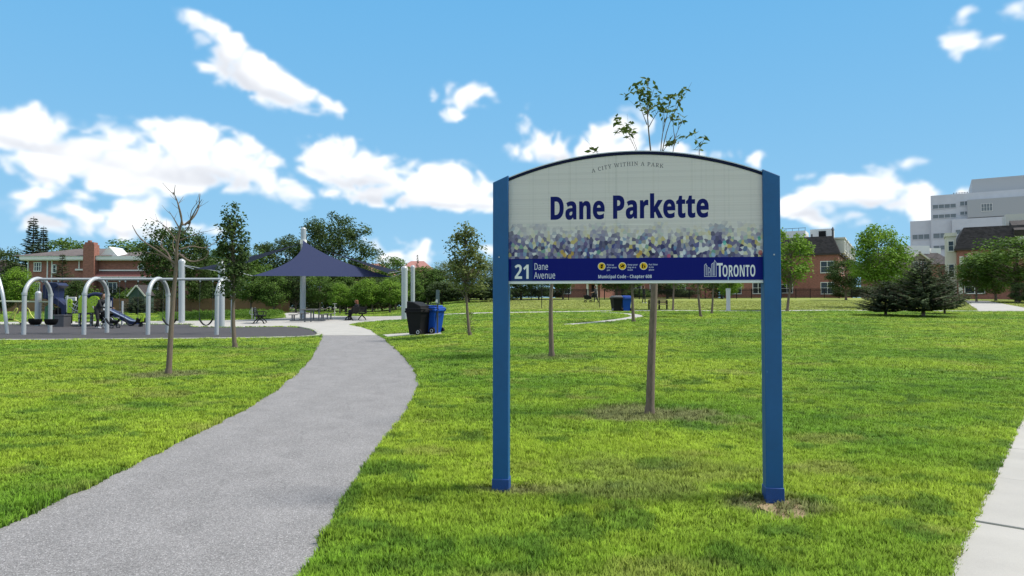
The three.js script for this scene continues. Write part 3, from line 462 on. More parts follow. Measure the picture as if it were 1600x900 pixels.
{
  const b1 = townhouse('brick townhouse end with porch seen under the municipal code line', 938, 108, 8, 12, { front: [[-6.2, 0, 2.2, 1.7], [-6, 1, 2, 1.6], [-2.2, 1, 1.4, 1.6]] });
  part('porch_canopy', bx(3.2, .8, 1.4, -.9, 2.75, .72), M.cream, b1.h); for (const x of [-.2, -1.7]) part('porch_column', bx(.3, 2.4, .3, x, 1.15, 1.1), M.cream, b1.h); part('door', bx(1, 2.1, .1, -.95, 1.05, .04), M.black, b1.h);
  townhouse('brick townhouse seen behind the walker and the far bench', 1034, 112, 6.5, 12, { front: [[-4.4, 0, 1.9, 1.7], [-4.4, 1, 1.9, 1.6], [-1.4, 0, 1.2, 1.6]] });
  townhouse('brick townhouse seen behind the leaning young tree', 1096, 114, 5.5, 12, { front: [[-3.4, 0, 1.6, 1.7], [-3.4, 1, 1.6, 1.6]] });
  townhouse('brick townhouse ending beside the white pillar under the sign corner', 1206, 106, 7.2, 12, { front: [[-5.4, 0, 1.7, 1.8], [-2, 0, 1.7, 1.8], [-5.2, 1, 1.7, 1.6]] });
  const b4 = townhouse('brick townhouse with steep dark mansard roof beside the bright young tree', 1311, 106, 9, 34, { front: [[-1.6, 0, 2.0, 1.9], [-7.6, 0, 1.9, 1.5], [-1.6, 1, 2.0, 1.9]], sideWin: [[3, 1], [8, 1], [3, 0]] });
  for (let k = 0; k < 5; k++) { const z = -4 - k * 6.2, y = b4.eave + .4; const dm = part('dormer', [bx(2.1, 2.3, 3.4, -.35, y + 1.05, z), bx(2.4, .25, 3.8, -.35, y + 2.3, z)], M.cream, b4.h); windowAt(b4.h, .71, y + 1.05, z - .9, .9, 1.5, Math.PI / 2, 1); windowAt(b4.h, .71, y + 1.05, z + .9, .9, 1.5, Math.PI / 2, 1); }
  part('bay', [bx(3.2, 4.2, 5, -10.3, b4.eave - .4, -2.6)], M.cream, b4.h); part('roof_house', [bx(4, 1.7, 5, -7.4, b4.top + .9, -8), bx(3.4, 2.1, 4, -3.1, b4.top + .95, -9)], M.white, b4.h);
  part('roof_door', bx(1.1, 1.4, .1, -2.9, b4.top + .95, -6.96), M.black, b4.h); part('roof_vent', [cyl(.16, .16, 1.3, -.9, b4.top + .65, -2), cyl(.26, .05, .5, -.9, b4.top + 1.45, -2)], M.greyPlastic, b4.h); part('roof_vent', cyl(.12, .12, .8, -4.2, b4.top + .5, -4), M.greyPlastic, b4.h);
  part('roof_railing', [bx(4.2, .07, .07, -7.4, b4.top + 2.2, -5.6), ...[0, 1, 2, 3, 4].map((k) => bx(.06, 1.9, .06, -9.4 + k, b4.top + 1.2, -5.6))], M.greyPlastic, b4.h);
  // the big block on the other side of the walk
  const r = townhouse('large brick townhouse with dark mansard roof beside the rising walk', 1497, 92, 26, 14, { side: 'left', eave: 391, top: 357, front: [[1.9, 0, 2.3, 1.8], [10.2, 0, 2.0, 1.8], [1.9, 1.05, 1.7, 1.7], [15, 0, 2, 1.8], [10.2, 1.05, 2, 1.7]] });
  part('side_bay', [bx(1.2, 8.6, 3.2, -.6, 4.4, -3.2), bx(1.4, .5, 3.5, -.6, 8.9, -3.2)], M.cream, r.h); windowAt(r.h, -.6, 7.3, -1.6, .75, 1.5, 0, 1); windowAt(r.h, -.6, 3.9, -1.6, .75, 1.9, 0, 1);
  const ud = part('upper_dormer', [bx(14, 2.5, 4, 13.6, r.eave + 1.2, -1.9)], M.cream, r.h); windowAt(r.h, 9.4, r.eave + 1.25, .1, 1.9, 1.6); windowAt(r.h, 13.6, r.eave + 1.25, .1, 1.9, 1.6); part('dormer_roof', bx(14.6, .9, 5, 13.6, r.eave + 2.8, -2.1, .35), M.shingle, r.h);
  part('shutter', bx(.5, 1.7, .1, .5, 1.05 * (r.eave - .2) / 2 + 1.55, .06), M.cream, r.h); part('shutter', bx(.5, 1.8, .1, .35, 1.55, .06), M.cream, r.h);
  part('roof_house', [bx(5, 2.2, 4, 8.5, r.top + 1, -7), bx(3, 1.8, 3, 13.5, r.top + .9, -6)], M.cream, r.h); part('roof_plant', [bx(4.6, 2.4, 3, 12, r.top + 1.2, -10), bx(3, 2.8, 3, 19, r.top + 1.4, -8)], M.greyPlastic, r.h); part('downpipe', bx(.14, r.eave, .12, 5.9, r.eave / 2, .07), std({ color: lin(.14, .06, .05) }), r.h);
  { // gabled house between
    const d = 128, c = standAt(1440, d), h = thing('gabled_house', 'grey roofed house with a pale trimmed gable behind the low spruces', 'townhouse', c), e = at(1440, 413, d).y - c.y, t = at(1440, 392, d).y - c.y;
    part('wall', bx(13, e, 9, 0, e / 2, -5), M.brick, h); part('upper_wall', bx(2.6, 3, .3, -5.2, e - 1.4, -.34), M.white, h); part('roof', hip(13, 9, t - e, .6, 12.6, e + .01).translate(0, 0, -5), M.shingle, h);
    const gt = at(1440, 395, d).y - c.y, gb = at(1440, 409, d).y - c.y, w = 2.3; part('gable', prism([[-w, e - 3], [w, e - 3], [w, gb], [0, gt], [-w, gb]], 2.5).translate(-.2, 0, -2.7), std({ color: lin(.2, .17, .14) }), h);
    const L0 = Math.hypot(w, gt - gb) + .5, an = Math.atan2(gt - gb, w); part('gable_trim', [bx(L0, .24, .3, -.2 - w / 2, (gt + gb) / 2 + .1, -.05, 0, 0, an), bx(L0, .24, .3, -.2 + w / 2, (gt + gb) / 2 + .1, -.05, 0, 0, -an)], M.cream, h);
    windowAt(h, -.9, gb - .7, -.18, 1.1, 1.5, 0, 1); windowAt(h, .6, gb - .7, -.18, 1.1, 1.5, 0, 1); part('roof_house', [bx(4.2, 1.6, 3, 2.4, t + .6, -6), bx(2, 1.1, 2, 6, t + .4, -6)], M.white, h); part('roof_mast', [cyl(.05, .05, 2.2, -4.6, t + 1, -5, 6), bx(2.6, .08, .08, -4.6, t + 2, -5), bx(2, .08, .08, -4.6, t + 1.5, -5)], M.greyPlastic, h);
  }
  { // the office block far behind
    const d = 215, c = standAt(1457, d), h = thing('office_block', 'tall stepped white office block above the townhouse roofs', 'building', c, -.56), Yo = (py) => at(1457, py, d).y - c.y, k = d / F * .83;
    const panelTex = noiseTex(256, (u, v) => { const n = wrapN(u, v, 10, 33, 3), q = .55 * (.93 + .12 * n); return S(q * .94, q * .98, q * 1.06); }, 12), wm = std({ map: panelTex, roughness: .7 }), gm = std({ color: lin(.36, .38, .40), roughness: .7 });
    part('wing', bx(30 * k * 1.16, Yo(343), 20, -17 * k, Yo(343) / 2, -12), wm, h, 'lower wing of the white office block'); part('tower', bx(200 * k, Yo(306), 40, 100 * k, Yo(306) / 2, -20), wm, h);
    part('penthouse', [bx(180 * k, Yo(281) - Yo(306) - .1, 24, 156 * k, (Yo(281) + Yo(306)) / 2, -18)], gm, h, 'grey plant storey on the roof'); part('grey_volume', bx(150 * k, Yo(318) - Yo(345), 3, 132 * k, (Yo(318) + Yo(345)) / 2, .9), gm, h, 'grey projecting panel wall');
    part('lower_volume', bx(170 * k, Yo(346), 2, 118 * k, Yo(346) / 2, 1.4), wm, h);
    const strip = (x0, x1, py0, py1, z) => { const w = (x1 - x0) * k, hh = Yo(py0) - Yo(py1), n = Math.max(2, Math.round(w / 1.7)), x = ((x0 + x1) / 2) * k, y = (Yo(py0) + Yo(py1)) / 2, g = new THREE.Group(); g.name = 'window'; h.add(g); for (let q = 0; q < n; q++) part('pane', bx(w / n - .14, hh - .1, .12, x - w / 2 + w * (q + .5) / n, y, z + .03), M.curtainGlass, g); part('frame', [bx(w + .2, .16, .26, x, y + hh / 2, z + .05), bx(w + .2, .16, .26, x, y - hh / 2, z + .05), ...Array.from({ length: n + 1 }, (_, q) => bx(.14, hh - .16, .2, x - w / 2 + w * q / n, y, z + .05))], wm, g); };
    strip(3, 40, 320.5, 327, 0); strip(3, 40, 336, 342, 0); strip(46, 60, 318, 325, 0); strip(46, 60, 333.5, 339, 0); strip(3, 36, 365, 373, 0); strip(-31, -3, 364.5, 372.5, -2); strip(-31, -3, 383, 390, -2); strip(3, 24, 384, 391, 0); strip(38, 55, 362, 369, 2.4);
    windowAt(h, 86 * k, Yo(331), 2.4, 17 * k, 14 * k, 0, 4, M.curtainGlass);
    part('roof_rail', [bx(24 * k, .12, .12, 48 * k, Yo(302), -4), ...[0, 1, 2, 3, 4, 5].map((q) => bx(.12, 1.2, .12, (37 + q * 4.4) * k, Yo(304), -4))], M.greyPlastic, h);
  }
}
function fence(name, label, a, b, H, o) {                              // from a to b over the ground, in panels
  const n = Math.round(a.distanceTo(b) / o.panel), f = thing(name, label, 'fence', V(0, 0, 0)); f.position.set(0, 0, 0);
  for (let k = 0; k < n; k++) {
    const p = a.clone().lerp(b, k / n), q = a.clone().lerp(b, (k + 1) / n); p.y = ground(p.x, p.z); q.y = ground(q.x, q.z);
    part('fence_post', bx(o.post, H + .12, o.post, p.x, p.y + H / 2, p.z), o.mat, f);
    const m = Math.round(p.distanceTo(q) / o.step), list = [], an = Math.atan2(-(q.z - p.z), q.x - p.x), r = rng(k + 5);
    for (let i = 0; i < m; i++) { const e = p.clone().lerp(q, (i + .5) / m), hh = H * (1 - (o.rough || 0) * r()); list.push(bx(o.board, hh, .022, e.x, e.y + hh / 2 + .03, e.z, 0, an)); }
    tag(part('picket_panel', list, o.mat, f), null, null, null, 'stuff');
    const c = p.clone().lerp(q, .5), L0 = Math.hypot(q.x - p.x, q.z - p.z), sl = Math.atan2(q.y - p.y, L0); for (const y of o.rails) part('rail', put(bx(L0 - o.post - .01, .05, .06), c.x, c.y + y * H, c.z, 0, an, sl), o.mat, f);
  }
}
fence('wooden_fence', 'brown wooden board fence behind the playground lawn', standAt(-30, 80), standAt(452, 77), 1.55, { panel: 2.4, step: .15, board: .138, post: .1, rails: [.2, .8], mat: M.fenceWood, rough: .03 });
fence('chain_fence', 'low dark wire fence along the back of the lawn', standAt(453, 76.6), standAt(800, 79), 1.0, { panel: 3, step: .1, board: .016, post: .06, rails: [.04, 1], mat: M.black });
fence('iron_fence', 'black iron picket fence in front of the townhouses', standAt(800, 82), standAt(1352, 99), 1.32, { panel: 2.5, step: .14, board: .03, post: .07, rails: [.1, .86, 1], mat: M.black });
console.log('buildings');
// ------------------------------------------------------------------ trees
function handTree(name, label, px, py, trunkPts, limbs, rad, seed, leafTips, col) {
  // trunk and limbs given as picture points round one depth; each limb bends a little towards or away from the viewer
  const o = onGround(px, py), d = -o.z, r = rng(seed), t = thing(name, label, 'tree', o), lv = new Leaves(), wood = [];
  const loc = (x, y, dz = 0) => { const p = at(x, y, d); return V(p.x - o.x, p.y - o.y, dz); };
  const tp = trunkPts.map(([x, y]) => loc(x, y)); tp[0].y = -.1;
  const tk = [limb(tp, rad, rad * .55, 9), limb([V(0, -.08, 0), V(tp[1].x * .03, .14, 0)], rad * 1.45, rad * .99, 9)];
  for (const L of limbs) {
    const [R, ...q] = L, z1 = (r() - .5) * .9 * (q.length > 2 ? 1 : .6), pts = q.map(([x, y], i) => loc(x, y, z1 * i / (q.length - 1)));
    wood.push(limb(pts, rad * R, rad * R * .22, 5));
    const n = 2 + Math.floor(r() * 3), c = new THREE.CatmullRomCurve3(pts);
    for (let k = 0; k < n; k++) { const f = .35 + .6 * r(), b = c.getPoint(f), dir = c.getTangent(f), w = sph(r), e = b.clone().add(dir.multiplyScalar(.12 + .1 * r())).add(V(w[0] * .16, Math.abs(w[1]) * .1, w[2] * .16)); wood.push(limb([b, b.clone().lerp(e, .5).add(V(0, -.01, .01)), e], rad * R * .25, rad * R * .1, 4)); if (leafTips > 0 && r() < .75) tuft(e, 5); }
    if (leafTips > 0) { tuft(pts[pts.length - 1], leafTips); if (r() < .6) tuft(c.getPoint(.75), leafTips * .5); }
  }
  function tuft(p, n) { for (let k = 0; k < n; k++) { const s = sph(r), w = sph(r); const ny = .5 + Math.abs(w[1]), l = Math.hypot(w[0], ny, w[2]); lv.leaf(p.x + s[0] * .035, p.y + s[1] * .035, p.z + s[2] * .035, w[0] / l, ny / l, w[2] / l, .07 + .05 * r(), .035 + .02 * r(), r() * 6.28, mixc(col[0], col[1], r())); } }
  const tm = part('trunk', tk, M.bark, t); part('limbs', wood, M.bark, t); if (leafTips > 0) part('crown', lv.geo(), leafMat, t);
  return t;
}
handTree('bare_tree', 'leafless young tree with crooked grey branches in front of the swings', 263, 586, [[263, 586], [267, 520], [272, 450], [276, 412]], [
  [.6, [276, 414], [279, 385], [286, 359], [291, 345], [284, 311], [282, 304]], [.5, [275, 413], [248, 393], [226, 379], [212, 366], [203, 351]], [.42, [272, 418], [257, 393], [243, 383], [240, 372]], [.45, [281, 398], [300, 409], [322, 403], [329, 389]],
  [.4, [288, 352], [300, 338], [305, 322], [303, 300]], [.3, [294, 350], [313, 326], [326, 315]], [.3, [283, 362], [269, 342], [257, 328]], [.32, [286, 352], [276, 326], [269, 309]], [.3, [280, 384], [266, 366], [252, 352], [236, 342]], [.3, [282, 376], [300, 368], [318, 362]], [.28, [281, 390], [296, 384], [312, 386], [334, 370]], [.25, [260, 402], [240, 396], [226, 396]], [.25, [287, 365], [297, 350], [299, 330], [312, 312]], [.22, [277, 403], [262, 380], [258, 366]],
], .062, 41, 0, G.young);
handTree('slender_tree', 'slender leaning tree behind the sign with sparse leaf tufts above it', 1015, 650, [[1015, 651], [1017, 580], [1021, 480], [1024, 400], [1026, 330]], [
  [0.28, [1026, 332], [1018, 260], [1011, 200], [1008, 160], [1010, 130]], [0.20, [1027, 330], [1031, 255], [1035, 210], [1042, 180], [1047, 153]], [0.20, [1027, 325], [1033, 235], [1042, 195], [1050, 178], [1053, 168]], [0.20, [1028, 330], [1050, 250], [1056, 215], [1064, 195], [1069, 187]], [0.20, [1028, 345], [1075, 285], [1096, 245], [1098, 228], [1110, 207]],
  [0.15, [1022, 340], [998, 245], [988, 215], [978, 203]], [0.14, [1022, 330], [992, 240], [980, 220], [976, 211]], [0.15, [1020, 350], [970, 290], [938, 246], [926, 238]], [0.11, [1011, 195], [1000, 175], [995, 167]], [0.11, [1009, 170], [1017, 168], [1020, 164]], [0.10, [1007, 160], [1003, 156], [1000, 155]], [0.11, [1013, 200], [1022, 183], [1028, 178]], [0.11, [1055, 220], [1050, 200], [1049, 192]], [0.09, [1040, 230], [1050, 222], [1062, 215]], [0.10, [1034, 240], [1042, 228], [1050, 220]],
], .062, 17, 9, G.young);
{
  const own = (name, label, px, py, o, seed) => { const p = onGround(px, py), k = -p.z / F; const q = Object.assign({}, o); for (const f of ['h', 'bole', 'rx', 'clumpR']) q[f] = o[f] * k; q.lean = o.lean && [o.lean[0] * k, 0]; const t = thing(name, label, 'tree', p); const g = treeParts(seed, q); part('trunk', g.wood, M.bark, t); part('crown', g.leaves, leafMat, t); return [t, k, p]; };
  own('young_tree', 'young dark leafy tree with narrow crown at the kerb of the playground', 367, 544, { h: 216, bole: 78, rx: 30, rad: .075, clumps: 120, clumpR: 9, per: 26, size: .105, col: G.dark, shape: 'oval', lean: [-6, 0], limbs: .55 }, 51);
  own('young_tree', 'young olive leafed tree with a shoot low on its trunk', 734, 526, { h: 176, bole: 62, rx: 36, rad: .06, clumps: 105, clumpR: 10, per: 26, size: .115, col: G.olive, shape: 'oval', lean: [-9, 0], limbs: .5 }, 52);
  own('young_tree', 'young tree with grey trunk seen below the address end of the sign', 862, 559, { h: 262, bole: 140, rx: 42, rad: .068, clumps: 80, clumpR: 12, per: 26, size: .11, col: G.young, shape: 'oval', lean: [3, 0], limbs: .6 }, 53);
  own('young_tree', 'young tree just beside the far pair of bins', 990, 504, { h: 130, bole: 56, rx: 26, rad: .09, clumps: 70, clumpR: 9, per: 24, size: .16, col: G.young, shape: 'oval', lean: [-3, 0] }, 54);
  own('young_tree', 'thin young tree to one side of the far wooden bench', 1051.5, 485, { h: 92, bole: 38, rx: 20, rad: .08, clumps: 60, clumpR: 8, per: 22, size: .2, col: G.mid, shape: 'oval', lean: [3, 0] }, 55);
  own('young_tree', 'dark leaning young tree between the far bench and white pillar', 1095, 496, { h: 118, bole: 45, rx: 25, rad: .085, clumps: 70, clumpR: 9, per: 24, size: .17, col: G.young, shape: 'oval', lean: [-7, 0] }, 56);
  own('young_tree', 'slim young tree standing nearest the white pillar', 1112, 491, { h: 104, bole: 42, rx: 20, rad: .08, clumps: 60, clumpR: 8, per: 22, size: .18, col: G.young, shape: 'oval', lean: [5, 0] }, 57);
  own('young_tree', 'bright green young tree beside the blue post at the far path', 1230, 486, { h: 122, bole: 34, rx: 33, rad: .11, clumps: 110, clumpR: 9, per: 30, size: .2, col: G.bright, shape: 'round', lean: [8, 0] }, 58);
  const p = onGround(733, 523), lv = new Leaves(), r = rng(8);         // leafy shoot low on a trunk
  const st = thing('basal_shoot', 'small leafy shoot at the base of the olive young tree', 'plant', p); for (let k = 0; k < 130; k++) { const s = sph(r), w = sph(r); lv.leaf(s[0] * .18, .42 + s[1] * .4, s[2] * .18, w[0] * .6, .8, w[2] * .6, .08 + .05 * r(), .05, r() * 6.28, mixc(G.olive[0], G.olive[1], r())); } part('stem', limb([V(0, -.03, 0), V(.04, .4, .02), V(.1, .8, 0)], .015, .005, 5), M.bark, st); part('leaves', lv.geo(), leafMat, st);
}
{
  const P = {};
  const R = (k, seed, o) => P[k] = [treeParts(seed, o), o.h, o.rx];
  const base = { h: 8, bole: 1.6, rad: .2, rx: 3, clumps: 95, clumpR: .8, per: 92, size: .26, shape: 'round', limbs: .35 };
  R('mid', 101, { ...base, col: G.mid }); R('mid2', 102, { ...base, col: G.mid, shape: 'oval', bole: 1 }); R('dark', 103, { ...base, col: G.dark }); R('dark2', 104, { ...base, col: G.dark, bole: .9, shape: 'oval' });
  R('bright', 105, { ...base, col: G.bright, size: .27 }); R('bright2', 106, { ...base, col: G.bright, bole: 2.2, shape: 'oval', size: .27 }); R('olive', 107, { ...base, col: G.olive, bole: .8, clumps: 110, size: .24, narrow: .4 }); R('maple', 108, { ...base, h: 12, bole: 2.5, rx: 5, clumps: 170, clumpR: 1.0, per: 110, size: .3, col: G.dark, shape: 'open' });
  R('shrub', 109, { ...base, h: 3, bole: .25, rad: .09, rx: 2, clumps: 70, clumpR: .6, per: 60, size: .24, col: G.dark }); R('shrub2', 110, { ...base, h: 3, bole: .2, rad: .09, rx: 2, clumps: 70, clumpR: .6, per: 60, size: .24, col: G.mid });
  const C = (k, seed, o) => P[k] = [coniferParts(seed, o), o.h, o.rx];
  C('spruce', 111, { h: 12, rad: .2, rx: 2.6, whorls: 34, bole: 1, col: G.blue, step: .2, spray: .75, arms: 10, gap: .12, ragged: .55, pow: 1.0 });
  C('spruce2', 112, { h: 12, rad: .2, rx: 2.6, whorls: 30, bole: .6, col: G.dark, step: .22, spray: .65, arms: 8, gap: .22, ragged: .5, pow: .9 });
  C('squat', 113, { h: 3, rad: .11, rx: 2.0, whorls: 17, bole: .42, col: [[.02, .045, .016], [.06, .095, .034]], step: .12, spray: .36, arms: 13, pow: .62, droop: .02 });
  C('squat2', 114, { h: 3.4, rad: .11, rx: 2.0, whorls: 19, bole: .4, col: [[.026, .055, .018], [.075, .115, .036]], step: .12, spray: .36, arms: 13, pow: .6, droop: .05 });
  let turn = 0;
  const T = (kind, px, top, d, wpx, name, label, group, base) => {
    const p = base ? onGround(px, base) : standAt(px, d), [g, h, rx] = P[kind], k = -p.z / F, H = at(px, top, -p.z).y - p.y; turn += 2.4;
    return plant(g, name, label, 'tree', p, [wpx / 2 * k / rx, H / h, wpx / 2 * k / rx], turn, group, /spruce|squat/.test(kind) ? needleMat : leafMat);
  };
  const gl = 'trees behind the playground', gm = 'trees along the back of the lawn', gr = 'trees by the townhouses';
  T('dark', 4, 386, 125, 66, 'far_tree', 'dark distant tree beyond the low grey roof at the picture edge', gl);
  T('spruce', 50, 338, 108, 74, 'spruce_tree', 'tall ragged spruce rising beside the brick house roof', gl);
  T('spruce', 66, 353, 112, 60, 'spruce_tree', 'shorter spruce leaning into the tall one by the brick house', gl);
  T('mid', 106, 373, 122, 90, 'far_tree', 'green treetop showing over the hipped roof of the brick house', gl);
  T('mid2', 196, 374, 122, 120, 'far_tree', 'wide green treetop behind the chimney side of the brick house', gl);
  T('bright', 28, 422, 66, 50, 'leafy_tree', 'bright green rounded tree in front of the pale low house', gl);
  T('dark2', 2, 428, 66, 36, 'leafy_tree', 'dark green tree cut by the picture edge beside the bright one', gl);
  T('spruce2', 96, 396, 74, 62, 'spruce_tree', 'thin dark evergreen in front of the brick house wall', gl);
  T('dark2', 119, 436, 72, 42, 'leafy_tree', 'dark bushy tree by the chimney foot behind the slide', gl);
  T('squat', 214, 464, 62, 50, 'spruce_tree', 'low spruce in front of the gabled shed', gl);
  T('spruce2', 252, 434, 64, 46, 'spruce_tree', 'bluish spruce just past the gabled shed', gl);
  T('dark', 264, 350, 74, 84, 'leafy_tree', 'large dark tree behind the bare tree', gl);
  T('dark2', 311, 366, 78, 44, 'leafy_tree', 'dark pointed tree between the large dark tree and the sail', gl);
  T('mid', 346, 388, 86, 64, 'leafy_tree', 'green tree hidden behind the narrow young tree', gl);
  T('mid2', 398, 392, 88, 64, 'leafy_tree', 'green tree under the side strip of the sail', gl);
  T('maple', 520, 343, 96, 120, 'maple_tree', 'big dark maple towering behind the shade sail', gm);
  T('maple', 446, 374, 100, 110, 'maple_tree', 'lower spreading maple to the side of the sail mast', gm);
  T('mid', 392, 424, 72, 50, 'leafy_tree', 'green tree over the wooden fence near the side bench', gm);
  T('mid2', 428, 420, 72, 54, 'leafy_tree', 'green tree over the fence end beside the planting bed', gm);
  T('dark', 462, 424, 74, 50, 'leafy_tree', 'shaded tree directly behind the sail mast', gm);
  T('mid', 500, 428, 74, 52, 'leafy_tree', 'green tree behind the picnic tables', gm);
  T('mid2', 540, 426, 76, 56, 'leafy_tree', 'green tree behind the seated person', gm);
  T('dark', 582, 432, 76, 52, 'leafy_tree', 'shaded tree behind the bench and the first sail post', gm);
  T('mid', 618, 430, 77, 52, 'leafy_tree', 'green tree between the two sail posts', gm);
  T('bright', 531, 446, 66, 36, 'young_tree', 'small bright tree with pale trunk behind the picnic tables', gm);
  T('bright2', 572, 436, 66, 46, 'young_tree', 'small bright tree above the seated person', gm);
  T('bright', 609, 440, 67, 52, 'young_tree', 'small bright spreading tree beside the outer sail posts', gm);
  T('mid', 612, 401, 108, 64, 'far_tree', 'rounded green treetop above the sail edge', gm);
  T('spruce2', 652, 397, 100, 20, 'spruce_tree', 'small lone conifer tip above the outer sail posts', gm);
  T('mid', 668, 416, 82, 66, 'leafy_tree', 'rounded green tree just behind the near bins', gm);
  T('mid2', 646, 434, 72, 40, 'leafy_tree', 'low green tree behind the outer sail post', gm);
  T('olive', 704, 408, 84, 80, 'willow_tree', 'pale olive tree behind the olive young tree', gm);
  T('olive', 752, 403, 86, 84, 'willow_tree', 'tall pale olive tree beside the blue post of the sign', gm);
  T('dark2', 690, 440, 73, 64, 'dense_shrub', 'dark dense shrub at the back of the lawn behind the bins', gm);
  T('dark', 732, 444, 73, 66, 'dense_shrub', 'dark dense shrub behind the trunk of the olive young tree', gm);
  T('dark2', 774, 432, 75, 60, 'dense_shrub', 'dark dense shrub beside the blue post', gm);
  T('dark', 814, 424, 84, 56, 'leafy_tree', 'dark tree seen below the house number on the sign', gr);
  T('dark2', 842, 430, 86, 44, 'leafy_tree', 'dark tree beside the trunk below the street name', gr);
  T('mid', 880, 416, 88, 50, 'leafy_tree', 'green tree hiding the corner of the first townhouse', gr);
  T('mid', 963, 420, 90, 70, 'leafy_tree', 'green tree above the far bins', gr);
  T('dark2', 1043, 424, 93, 66, 'leafy_tree', 'dark green tree behind the far wooden bench', gr);
  T('mid', 1128, 420, 92, 60, 'leafy_tree', 'green tree behind the white pillar', gr);
  T('bright2', 1140, 420, 62, 38, 'young_tree', 'bright leaves hanging over the top of the white pillar', gr);
  T('dark', 1322, 403, 84, 58, 'leafy_tree', 'dark round tree at the corner of the mansard townhouse', gr);
  T('bright', 1374, 359, 56, 84, 'leafy_tree', 'tall bright green tree rising behind the low spruces', gr);
  T('squat', 1384, 440, 0, 92, 'spruce_tree', 'smaller of the low wide spruces on the lawn', gr, 493.5);
  T('squat2', 1443, 404, 0, 116, 'spruce_tree', 'broad low spruce with the tallest top on the lawn', gr, 495.5);
  T('squat2', 1476, 414, 0, 66, 'spruce_tree', 'low spruce set behind the broad one beside the walk', gr, 491);
  T('mid', 1412, 418, 80, 64, 'leafy_tree', 'green tree showing between the bright tree and the gabled house', gr);
  T('mid', 1526, 398, 76, 52, 'leafy_tree', 'green tree in front of the windows of the brick townhouse', gr);
  T('mid', 1590, 370, 72, 128, 'leafy_tree', 'large green tree at the edge over the walk', gr);
  T('mid2', 1556, 392, 80, 60, 'leafy_tree', 'green tree between the walk and the large edge tree', gr);
  T('dark2', 1594, 442, 68, 36, 'dense_shrub', 'dark shrub below the large tree beside the walk', gr);
  T('dark2', 1312, 448, 96, 30, 'dense_shrub', 'dark low shrub inside the iron fence', gr);
  const hg = 'shrubs filling the foot of the tree line', near = ['below the tall spruce', 'under the thin evergreen', 'by the chimney foot', 'behind the long slide', 'between shed and bluish spruce', 'under the large dark tree', 'under the dark pointed tree', 'behind the narrow young tree', 'near the side bench', 'by the fence end', 'behind the planting bed', 'behind the sail mast', 'behind the nearer picnic table', 'behind the farther picnic table', 'next to the seated person', 'past the bench', 'under the sail corner', 'before the first outer sail post', 'behind the two outer sail posts', 'behind the near black bin', 'behind the near blue bin', 'behind the bin post', 'under the pale olive tree', 'behind the olive young tree', 'beside the blue sign post'];
  near.forEach((w, k) => T(k % 3 ? 'shrub' : 'shrub2', 30 + k * 31.5 + (k % 2) * 5, 458 - (k * 7 % 12), 83 + (k * 5 % 7), 56, 'hedge_shrub', 'dark hedge shrub ' + w, hg));
  ['left of the first townhouse porch|862', 'between the first two townhouses|1000', 'between the second and third townhouses|1062', 'between the third and fourth townhouses|1132', 'beyond the lawn past the blue post|800', 'behind the dark tree below the house number|826', 'at the back corner of the mansard townhouse|1338'].forEach((q, k) => { const [w, x] = q.split('|'); T(k % 2 ? 'shrub2' : 'shrub', +x, 452, 112, 46, 'hedge_shrub', 'dark shrub ' + w.replace('left of', 'beside'), hg); });
  T('shrub', 1352, 448, 104, 50, 'hedge_shrub', 'dark shrub between the mansard townhouse and the tall bright tree', hg); T('shrub', 1400, 440, 112, 70, 'hedge_shrub', 'dark shrub behind the low spruces', hg); T('shrub2', 1466, 444, 110, 60, 'hedge_shrub', 'green shrub before the side bay of the large townhouse', hg);
  const fr = rng(77);                                                 // soft ground planting by the plaza
  const lv = new Leaves(); const bed = gp([[250, 499], [300, 500.5], [380, 499], [418, 498], [442, 494], [440, 488], [400, 487], [300, 492], [250, 494]]);
  const inside = (x, z, q) => { let c = false; for (let i = 0, j = q.length - 1; i < q.length; j = i++) if ((q[i][1] > z) !== (q[j][1] > z) && x < (q[j][0] - q[i][0]) * (z - q[i][1]) / (q[j][1] - q[i][1]) + q[i][0]) c = !c; return c; };
  let xa = 1e9, xb = -1e9, za = 1e9, zb = -1e9; for (const [x, z] of bed) { xa = Math.min(xa, x); xb = Math.max(xb, x); za = Math.min(za, z); zb = Math.max(zb, z); }
  for (let k = 0; k < 26000; k++) { const x = lerp(xa, xb, fr()), z = lerp(za, zb, fr()); if (!inside(x, z, bed)) continue; const h = .12 + .42 * fbm(x * .6, z * .6, 3), w = sph(fr); lv.leaf(x, ground(x, z) + h * fr(), z, w[0] * .8, .5, w[2] * .8, .16 + .2 * fr(), .06, fr() * 6.28, mixc(G.bright[0], G.mid[1], fr(), .9)); }
  solo('ground_cover', lv.geo(), leafMat, 'soft green ground cover planted behind the playground walk', 'plants', null, 'stuff');
}
console.log('trees');
